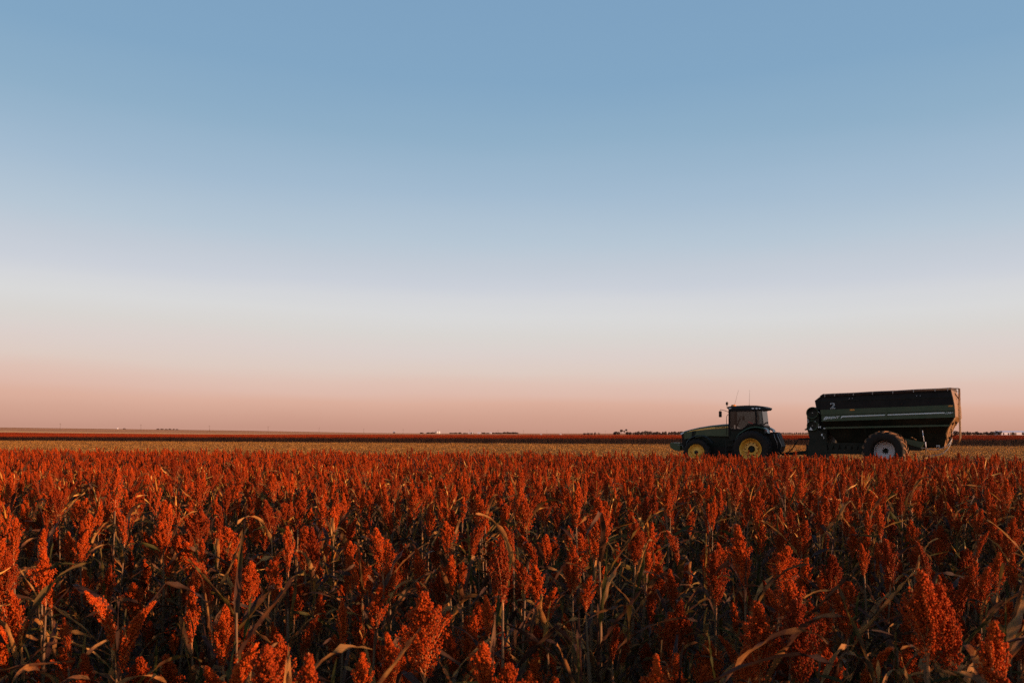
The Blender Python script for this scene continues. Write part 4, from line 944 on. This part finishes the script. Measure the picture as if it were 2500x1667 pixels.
q = MB(); q.prism([(-3.99, 2.12), (-3.40, 2.12), (-3.0, 1.9), (-2.95, .62), (-3.97, .58), (-3.98, 1.2), (-3.86, 1.60)], .40, 1.3); q.build('auger_column', M['deep'], CA)
q = MB(); q.prism([(-3.45, 3.2), (-3.2, 3.2), (-3.0, 2.2), (-3.0, .9), (-3.45, .9)], .6, CW - .6); q.build('front_frame', M['deep'], CA)
q = MB(); q.tube([(-3.40, .28, 3.12), (-3.26, .28, 2.98)], .028, 6); q.build('hydraulic_cylinder', M['steel'], CA)
q = MB(); q.prism([(-3.86, 2.11), (-3.68, 2.10), (-3.79, 2.27)], .275, .285); q.build('warning_triangle', M['decal'], CA)
for (x, z, a, b) in ((-3.93, 2.67, .03, .022), (-3.91, 2.565, .035, .016), (-3.55, 2.575, .018, .018), (-3.36, 2.27, .03, .045), (-3.27, 2.27, .02, .05), (-3.38, 2.40, .015, .015), (-3.08, 2.20, .045, .022), (-2.99, 2.205, .04, .022), (-3.2, 1.85, .035, .05), (-3.1, 1.70, .01, .06)):
    q = MB(); q.box(x - a, x + a, .262, .268, z - b, z + b); q.build('sticker', M['decal'], CA)
    if x > -3.45: CA.children[-1].location.y = .06 if z > 2.1 else .1
# chassis
q = MB()
for y_ in (.55, CW - .75): q.box(-3.3, 1.6, y_, y_ + .2, 1.05, 1.32)
q.box(-3.3, -3.0, .5, CW - .5, .95, 1.35); q.build('chassis_rail', M['deep'], CA)
q = MB()
for i in range(7):
    x = -2.95 + i * .31; q.prism([(x, 1.36), (x + .31, 1.36), (x + .31, 1.30), (x + .22, 1.05), (x + .09, 1.05), (x, 1.30)], .46, .50)
q.box(-3.0, -.75, .44, .52, .82, 1.05); q.box(-3.0, -.75, .44, .52, 1.33, 1.42)
q.build('frame_skirt', M['deep'], CA, kind='stuff')
q = MB(); q.tube([(0, .1, 1.03), (0, CW - .1, 1.03)], .13, 10); q.box(-.3, .3, 1.1, CW - 1.1, .9, 1.5); q.build('axle', M['deep'], CA)
for y_ in (.50, CW - .72):
    q = MB(); q.prism([(.30, 1.60), (.77, 1.68), (1.74, 1.46), (1.56, 1.18), (.80, 1.42), (.30, 1.3)], y_, y_ + .22); q.build('trailing_arm', M['cartgreen'], CA)
q = MB(); q.tube([(1.17, .42, 1.72), (1.36, .42, 1.60)], .018, 6); q.tube([(1.12, .42, 1.735), (1.19, .42, 1.71)], .04, 6); q.build('grease_lever', M['dusty_sunlit'], CA)
q = MB(); q.tube([(1.67, .2, 2.08), (1.74, .22, 1.52)], .017, 6); q.tube([(1.80, .24, 1.50), (1.82, .26, 1.20)], .026, 6); q.build('sight_rod', M['white'], CA)
# rear outline strips: angle irons of the sloping rear, dust and sun sheen in their colour
q = MB(); q.tube([(3.12, .12, 2.74), (2.80, .40, 2.20), (2.70, .50, 1.92), (2.74, .55, 1.44)], .035, 6); q.build('rear_corner_iron', M['dusty_sunlit'], CA)
q = MB(); q.tube([(3.12, CW - .12, 2.74), (2.80, CW - .40, 2.20), (2.70, CW - .50, 1.92), (2.74, CW - .55, 1.44)], .035, 6); q.build('rear_corner_iron', M['dusty_sunlit'], CA)
# ladder / rear rail
q = MB(); q.tube([(2.82, 1.7, 4.22), (3.15, 1.7, 4.23), (3.17, 1.7, 3.2), (3.19, 1.7, 2.19), (3.20, 1.7, 1.72), (3.19, 1.7, 1.60), (3.12, 1.7, 1.42)], .030, 6); q.build('ladder_rail', M['dusty_sunlit'], CA)
q = MB(); q.tube([(2.82, 2.25, 4.22), (3.15, 2.25, 4.23), (3.17, 2.25, 3.2), (3.19, 2.25, 2.19), (3.20, 2.25, 1.72), (3.12, 2.25, 1.42)], .030, 6); q.build('ladder_rail', M['dusty_sunlit'], CA)
for i in range(9):
    z = 1.75 + i * .28; q = MB(); q.tube([(3.185, 1.7, z), (3.185, 2.25, z)], .016, 5); q.build('ladder_rung', M['dusty_sunlit'], CA)
for pts_ in ([(2.86, 1.7, 4.16), (3.14, 1.7, 3.70)], [(2.82, 1.7, 1.78), (3.19, 1.7, 1.92)], [(2.81, 1.7, 2.18), (2.83, 1.7, 1.72)]):
    q = MB(); q.tube(pts_, .026, 6); q.build('ladder_brace', M['black'], CA)
for x, z in ((2.92, 2.44), (3.08, 2.46)):
    q = MB(); q.tube([(x, 1.2, z - .06), (x, 1.2, z + .05)], [.045, .06], 8); q.tube([(x, 1.2, z - .13), (x, 1.2, z - .05)], .018, 6); q.build('rear_lamp', M['black'], CA)
q = MB(); q.tube([(2.78, 1.0, 1.75), (2.86, 1.0, 1.60), (2.80, 1.0, 1.46)], .05, 7); q.build('hose_coupling', M['black'], CA)
def ribbed(path, r_, name, pitch=.045):
    P_ = [Vector(p) for p in path]; out = []
    for i in range(len(P_) - 1):
        for t in np.linspace(0, 1, 12, endpoint=False):
            p0 = P_[max(i - 1, 0)]; p1 = P_[i]; p2 = P_[i + 1]; p3 = P_[min(i + 2, len(P_) - 1)]
            out.append(.5 * ((2 * p1) + (p2 - p0) * t + (2 * p0 - 5 * p1 + 4 * p2 - p3) * t * t + (3 * p1 - p0 - 3 * p2 + p3) * t ** 3))
    out.append(P_[-1]); rs = [r_ * (1.0 if (i % 4) < 2 else .55) for i in range(len(out))]
    q = MB(); q.tube(out, rs, 7); return q.build(name, M['hose'], CA)
ribbed([(1.45, .6, 1.20), (1.65, .55, 1.18), (2.14, .5, 1.11), (2.53, .5, 1.20), (2.79, .5, 1.36), (2.90, .8, 1.60)], .026, 'ribbed_hose')
ribbed([(2.92, .9, 1.66), (2.84, .6, 1.30), (2.66, .5, 1.02), (2.40, .5, .86), (1.97, .5, .79), (1.80, .5, .80)], .026, 'ribbed_hose')
q = MB(); q.tube([(1.78, .45, 1.20), (1.80, .42, 1.0), (1.74, .42, .7)], .03, 6); q.build('sample_spout', M['dusty_sunlit'], CA)
# tongue and hydraulic hoses
q = MB(); q.hexa([(-5.7, CM - .10, .66), (-3.2, CM - .45, .80), (-3.2, CM + .45, .80), (-5.7, CM + .10, .66), (-5.7, CM - .10, .80), (-3.2, CM - .45, 1.10), (-3.2, CM + .45, 1.10), (-5.7, CM + .10, .80)]); q.build('tongue', M['deep'], CA)
q = MB(); q.hexa([(-4.80, CM - .04, 1.56), (-3.4, CM - .04, 1.60), (-3.4, CM + .04, 1.60), (-4.80, CM + .04, 1.56), (-4.82, CM - .04, 1.64), (-3.4, CM - .04, 1.72), (-3.4, CM + .04, 1.72), (-4.82, CM + .04, 1.64)]); q.build('hose_holder', M['black'], CA)
for i in range(7):
    q = MB(); x = -4.70 + i * .07; q.tube([(x, CM, 1.57), (x, CM, 1.49)], .010, 5); q.build('hose_clip', M['black'], CA)
q = MB(); q.tube([(-4.80, CM, 1.60), (-5.0, CM, 1.30), (-5.14, CM, 1.05), (-5.35, CM, .86), (-5.60, CM, .77), (-5.85, CM, .80), (-6.05, CM, .86), (-6.1, CM, 1.1), (-6.05, CM, 1.25)], .030, 7); q.build('hydraulic_hose', M['black'], CA)
q = MB(); q.tube([(-4.2, CM - .5, 1.3), (-4.2, CM - .5, .3)], .06, 8); q.box(-4.32, -4.08, CM - .62, CM - .38, .26, .30); q.build('jack_stand', M['deep'], CA)

# ------------------------------------------------------------------ far things
def foliage(mb, c, rx, rz, n, rng, leaf):
    for _ in range(n):
        while True:
            p = rng.uniform(-1, 1, 3)
            if p @ p < 1: break
        p = p / (np.linalg.norm(p) + 1e-6) * (np.linalg.norm(p) ** .4)
        o = np.array([c[0] + p[0] * rx, c[1] + p[1] * rx, c[2] + p[2] * rz]); s = leaf * rng.uniform(.5, 1.2)
        a = rng.normal(size=3); a /= np.linalg.norm(a); b = np.cross(a, rng.normal(size=3)); b /= np.linalg.norm(b); cc = np.cross(a, b)
        mb.add([o + a * s, o + b * s, o - a * s, o - b * s, o + cc * s * .6], [(0, 1, 4), (1, 2, 4), (2, 3, 4), (3, 0, 4), (3, 2, 1, 0)])
def tree(x, y, H, Wd, label, seed, group, slim=False, dens=60):
    rng = np.random.default_rng(seed); z = float(hgt(x, y))
    t = empty('tree', (x, y, z), 0, label=label, category='tree', group=group)
    q = MB(); fork = H * (.72 if slim else .35)
    q.tube([(0, 0, -.2), (rng.normal(0, .1), 0, fork * .6), (rng.normal(0, .15), 0, fork), (rng.normal(0, .2), 0, H * .86)], [H * .03, H * .024, H * .018, H * .006], 6)
    for i in range(4):
        a = i * 1.7 + rng.uniform(0, 1); q.tube([(0, 0, fork), (math.cos(a) * Wd * .18, math.sin(a) * Wd * .18, fork + H * .12), (math.cos(a) * Wd * .34, math.sin(a) * Wd * .34, fork + H * .22)], [H * .014, H * .009, H * .004], 5)
    q.build('trunk', M['bark'], t)
    q = MB(); nl = 2 if slim else 6
    for i in range(nl):
        a = rng.uniform(0, 6.28); d = rng.uniform(0, .28) * Wd * (.6 if slim else 1)
        rr = Wd * rng.uniform(.24, .36) * (1.2 if slim else 1)
        hz_ = H * (rng.uniform(.82, .9) if slim else .22 + .62 * i / (nl - 1)); foliage(q, (math.cos(a) * d, math.sin(a) * d, hz_), rr, min(rr * .8, H * .25), dens // nl * 3, rng, Wd * .10)
    q.build('crown', M['crown'], t)
    return t
def at(px, Z): return ((px - CX) / F * Z, Z)
def hz(px_top, Z): return EYE + (HY - px_top) / F * Z
Zt = 900
# the windbreak in front of the tractor: px, top px, width px, slim
TREES = [(1503, 1054, 12, 0), (1510, 1055, 12, 0), (1517, 1049.5, 8, 1), (1524.5, 1051, 5, 1), (1529, 1047.5, 6, 1), (1532, 1054, 9, 0), (1539, 1055, 9, 0), (1546, 1056, 7, 0), (1552, 1055, 8, 0), (1559, 1053.5, 11, 0), (1567, 1054, 10, 0), (1576, 1052, 9, 0), (1583, 1053, 12, 0), (1589, 1052.5, 8, 0),
         (1597, 1055, 10, 0), (1604, 1054, 9, 0), (1611, 1055, 8, 0), (1619, 1054, 10, 0), (1626, 1053.5, 8, 0), (1634, 1055, 9, 0), (1640, 1054, 10, 0), (1648, 1053.5, 10, 0), (1657, 1054, 11, 0), (1665, 1053.5, 10, 0)]
nb_ = 0
for i, (px, ty, w_, sl) in enumerate(TREES):
    x, y = at(px, Zt + (i * 37) % 50); H = hz(ty, y) - float(hgt(x, y))
    nth = ordinal(nb_) if not sl else None
    if sl: lab = {1517: 'round-headed tall tree on a bare stem, leftmost of the three rising above the windbreak', 1524.5: 'small-crowned tall tree on a thin bare stem, middle of the three above the windbreak', 1529: 'tallest thin bare-stemmed tree, rightmost of the three rising above the windbreak'}[px]
    else: lab = 'low dark bushy tree, %s from the left in the windbreak left of the tractor' % nth; nb_ += 1
    tree(x, y, H, w_ / F * y * 1.15, lab, 2000 + i, 'trees of the dark windbreak left of the tractor', bool(sl))
TR2 = [(2333, 1052.5, 12), (2346, 1053, 10), (2353, 1055, 9), (2362, 1053.5, 8), (2368, 1055, 9), (2378, 1055.5, 9), (2386, 1054, 11), (2394, 1056, 8), (2402, 1055, 7), (2411, 1054.5, 9), (2420, 1054, 12), (2426, 1055, 9), (2432, 1051.5, 6), (2438, 1053, 9), (2443, 1051.5, 7), (2452, 1052.5, 9), (2450, 1056.5, 4), (2462, 1056.5, 4), (2473, 1055, 6), (2499, 1055.5, 7)]
for i, (px, ty, w_) in enumerate(TR2):
    Z = 900 if px < 2449 else 880
    if px == 2452: Z = 960
    x, y = at(px, Z); H = hz(ty, y) - float(hgt(x, y))
    tree(x, y, H, w_ / F * y * 1.2, 'dark tree on the skyline right of the grain cart, %s from the cart rightward' % ordinal(i), 2200 + i, 'trees on the skyline right of the grain cart')
for i in range(14):
    px = 1903 + i * 5.2; x, y = at(px, 1500); H = hz(1056.3 - (i % 3) * .5, y)
    tree(x, y, H, 6 / F * y, 'tiny dark tree on the skyline between tractor and cart, %s from the left' % ordinal(i), 2300 + i, 'tiny skyline trees between tractor and cart', dens=30)
for i, (px, ty, w_) in enumerate([(1427, 1058.0, 10), (1436, 1057.6, 9), (1444, 1057.4, 8), (1453, 1056.4, 8), (1462, 1056.6, 5)]):
    x, y = at(px, 1000); tree(x, y, max(2.0, hz(ty - .8, y)), w_ / F * y, 'low dark shrub-like tree on the skyline left of the windbreak, %s from the left' % ordinal(i), 2400 + i, 'low trees on the skyline left of the windbreak', dens=36)
for i, px in enumerate([1100, 1112, 1124, 1136, 1152, 1180, 1190, 1204, 1214, 1222, 1232, 1240, 1248, 1254, 1262, 1030, 1044, 1057]):
    x, y = at(px, 2300); tree(x, y, 2.4 + .6 * (i % 3) + (1.6 if 1228 < px < 1260 else 0), 12 / F * y, 'tiny dark far tree on the skyline of the middle, %s from the leftmost' % ordinal(sorted([1100, 1112, 1124, 1136, 1152, 1180, 1190, 1204, 1214, 1222, 1232, 1240, 1248, 1254, 1262, 1030, 1044, 1057]).index(px)), 2450 + i, 'tiny far trees on the middle skyline', dens=36)
for i, (px, w_) in enumerate([(303, 6), (386, 8), (395, 8), (405, 7), (415, 8), (424, 5), (432, 7)]):
    Z = 3300; x, y = at(px, Z); z = float(hgt(x, y)); tree(x, y, 2.4 + (i == 0) * .8 + (i % 3) * .5, w_ / F * y * 1.2, 'tiny dark tree on the tan hill at the left, %s from the left' % ordinal(i), 2500 + i, 'tiny trees on the hill at the left', dens=36)

def building(name, label, cat, px, Z, Wm, Hm, Dm, wallm, roofm, rise, rz=0.0, door=True, group=None):
    x, y = at(px, Z); b = empty(name, (x, y, float(hgt(x, y)) - .1), rz, label=label, category=cat)
    if group: b['group'] = group
    q = MB(); q.box(-Wm / 2, Wm / 2, 0, Dm, 0, Hm); q.build('wall', wallm, b)
    q = MB(); v = [(-Wm / 2 - .3, -.3, Hm), (-Wm / 2 - .3, Dm + .3, Hm), (-Wm / 2 - .3, Dm / 2, Hm + rise), (Wm / 2 + .3, -.3, Hm), (Wm / 2 + .3, Dm + .3, Hm), (Wm / 2 + .3, Dm / 2, Hm + rise)]
    q.add(v, [(0, 2, 1), (3, 4, 5), (0, 3, 5, 2), (1, 2, 5, 4), (0, 1, 4, 3)]); q.build('roof', roofm, b)
    if door: q = MB(); q.box(-Wm * .12, Wm * .12, -.06, -.01, 0, Hm * .8); q.build('door', M['darkwall'], b)
    return b
building('long_shed', 'long low white shed with a pale roof at the right edge, behind skyline trees', 'shed', 2474, 910, 30, 3.3, 14, M['shed'], M['shedroof'], 1.6)
building('farm_building', 'small dark farm building on the skyline, leftmost building left of the silos', 'building', 962, 2400, 6, 4.2, 8, M['darkwall'], M['shed'], 1.5)
building('farm_building', 'tiny pale house on the skyline just under a power pole, right of the silos', 'building', 1146, 2200, 5, 3.2, 6, M['shed'], M['shedroof'], 1.3)
building('farm_building', 'tiny white shed on the skyline, second building right of the silos', 'building', 1153.5, 2200, 3, 4, 5, M['silver'], M['shedroof'], 1)
building('farm_building', 'tiny low pale barn on the skyline, third building right of the silos', 'building', 1169, 2200, 7, 3, 8, M['shed'], M['shedroof'], 1.4)
building('farm_building', 'tiny bright white house on the skyline, last of the buildings right of the silos', 'building', 1198, 2200, 5, 3.6, 6, M['silver'], M['shedroof'], 1.3)
building('farm_building', 'tiny bright hut alone near the skyline, nearest to the windbreak', 'hut', 1369, 700, 1.6, 1.2, 1.6, M['silver'], M['silver'], .3, door=False)
building('farm_building', 'tiny bright hut near the skyline between two power poles left of centre-right', 'hut', 1321, 700, 1.3, 1.1, 1.6, M['silver'], M['silver'], .3, door=False)
building('farm_building', 'tiny white building on the tan hill at the left, between two power poles', 'building', 285, 3300, 6, 3.4, 8, M['silver'], M['shedroof'], 1.5)
for i, (px, w_, h_, m, lab) in enumerate(((1063.5, 1.9, 6.0, 'steel', 'small dull silo, leftmost of the three silos on the skyline'), (1068, 2.6, 6.4, 'silver', 'widest bright silo, middle of the three silos on the skyline'), (1072.5, 2.2, 6.4, 'silver', 'narrow bright silo, rightmost of the three silos on the skyline'))):
    x, y = at(px, 2300 + i * 4); s = empty('silo', (x, y, float(hgt(x, y))), 0, label=lab, category='silo', group='silos on the skyline')
    q = MB(); q.tube([(0, 0, 0), (0, 0, h_)], w_, 16); q.build('silo_body', M[m], s)
    q = MB(); q.tube([(0, 0, h_), (0, 0, h_ + 1.2)], [w_ + .1, .3], 16); q.build('silo_roof', M[m], s)
# power line along the far road
def pole(x, y, label, k):
    z = float(hgt(x, y)); p = empty('power_pole', (x, y, z), 0, label=label, category='power pole', group='power poles along the far road')
    q = MB(); q.tube([(0, 0, -.5), (0, 0, 10.0)], [.20, .13], 7); q.build('post', M['wood'], p)
    a = math.atan2(118, 0) ; q = MB(); q.box(-1.3, 1.3, -.08, .08, 9.05, 9.25); q.build('crossarm', M['wood'], p)
    for xx in (-1.15, -.45, .45, 1.15):
        q = MB(); q.tube([(xx, 0, 9.25), (xx, 0, 9.5)], .07, 6); q.build('insulator', M['wood'], p)
    p.rotation_euler = (0, 0, .25); return z
prev = None; L0 = []
for k in range(-1, 16):
    x = 1100 * (-.5674 + k * .0595); y = 1100 * (1 + k * .09)
    vis_ = 0 <= k <= 14
    if not vis_: continue
    z = pole(x, y, 'thin wooden power pole with a crossarm on the skyline, %s from the left' % ordinal(k), k)
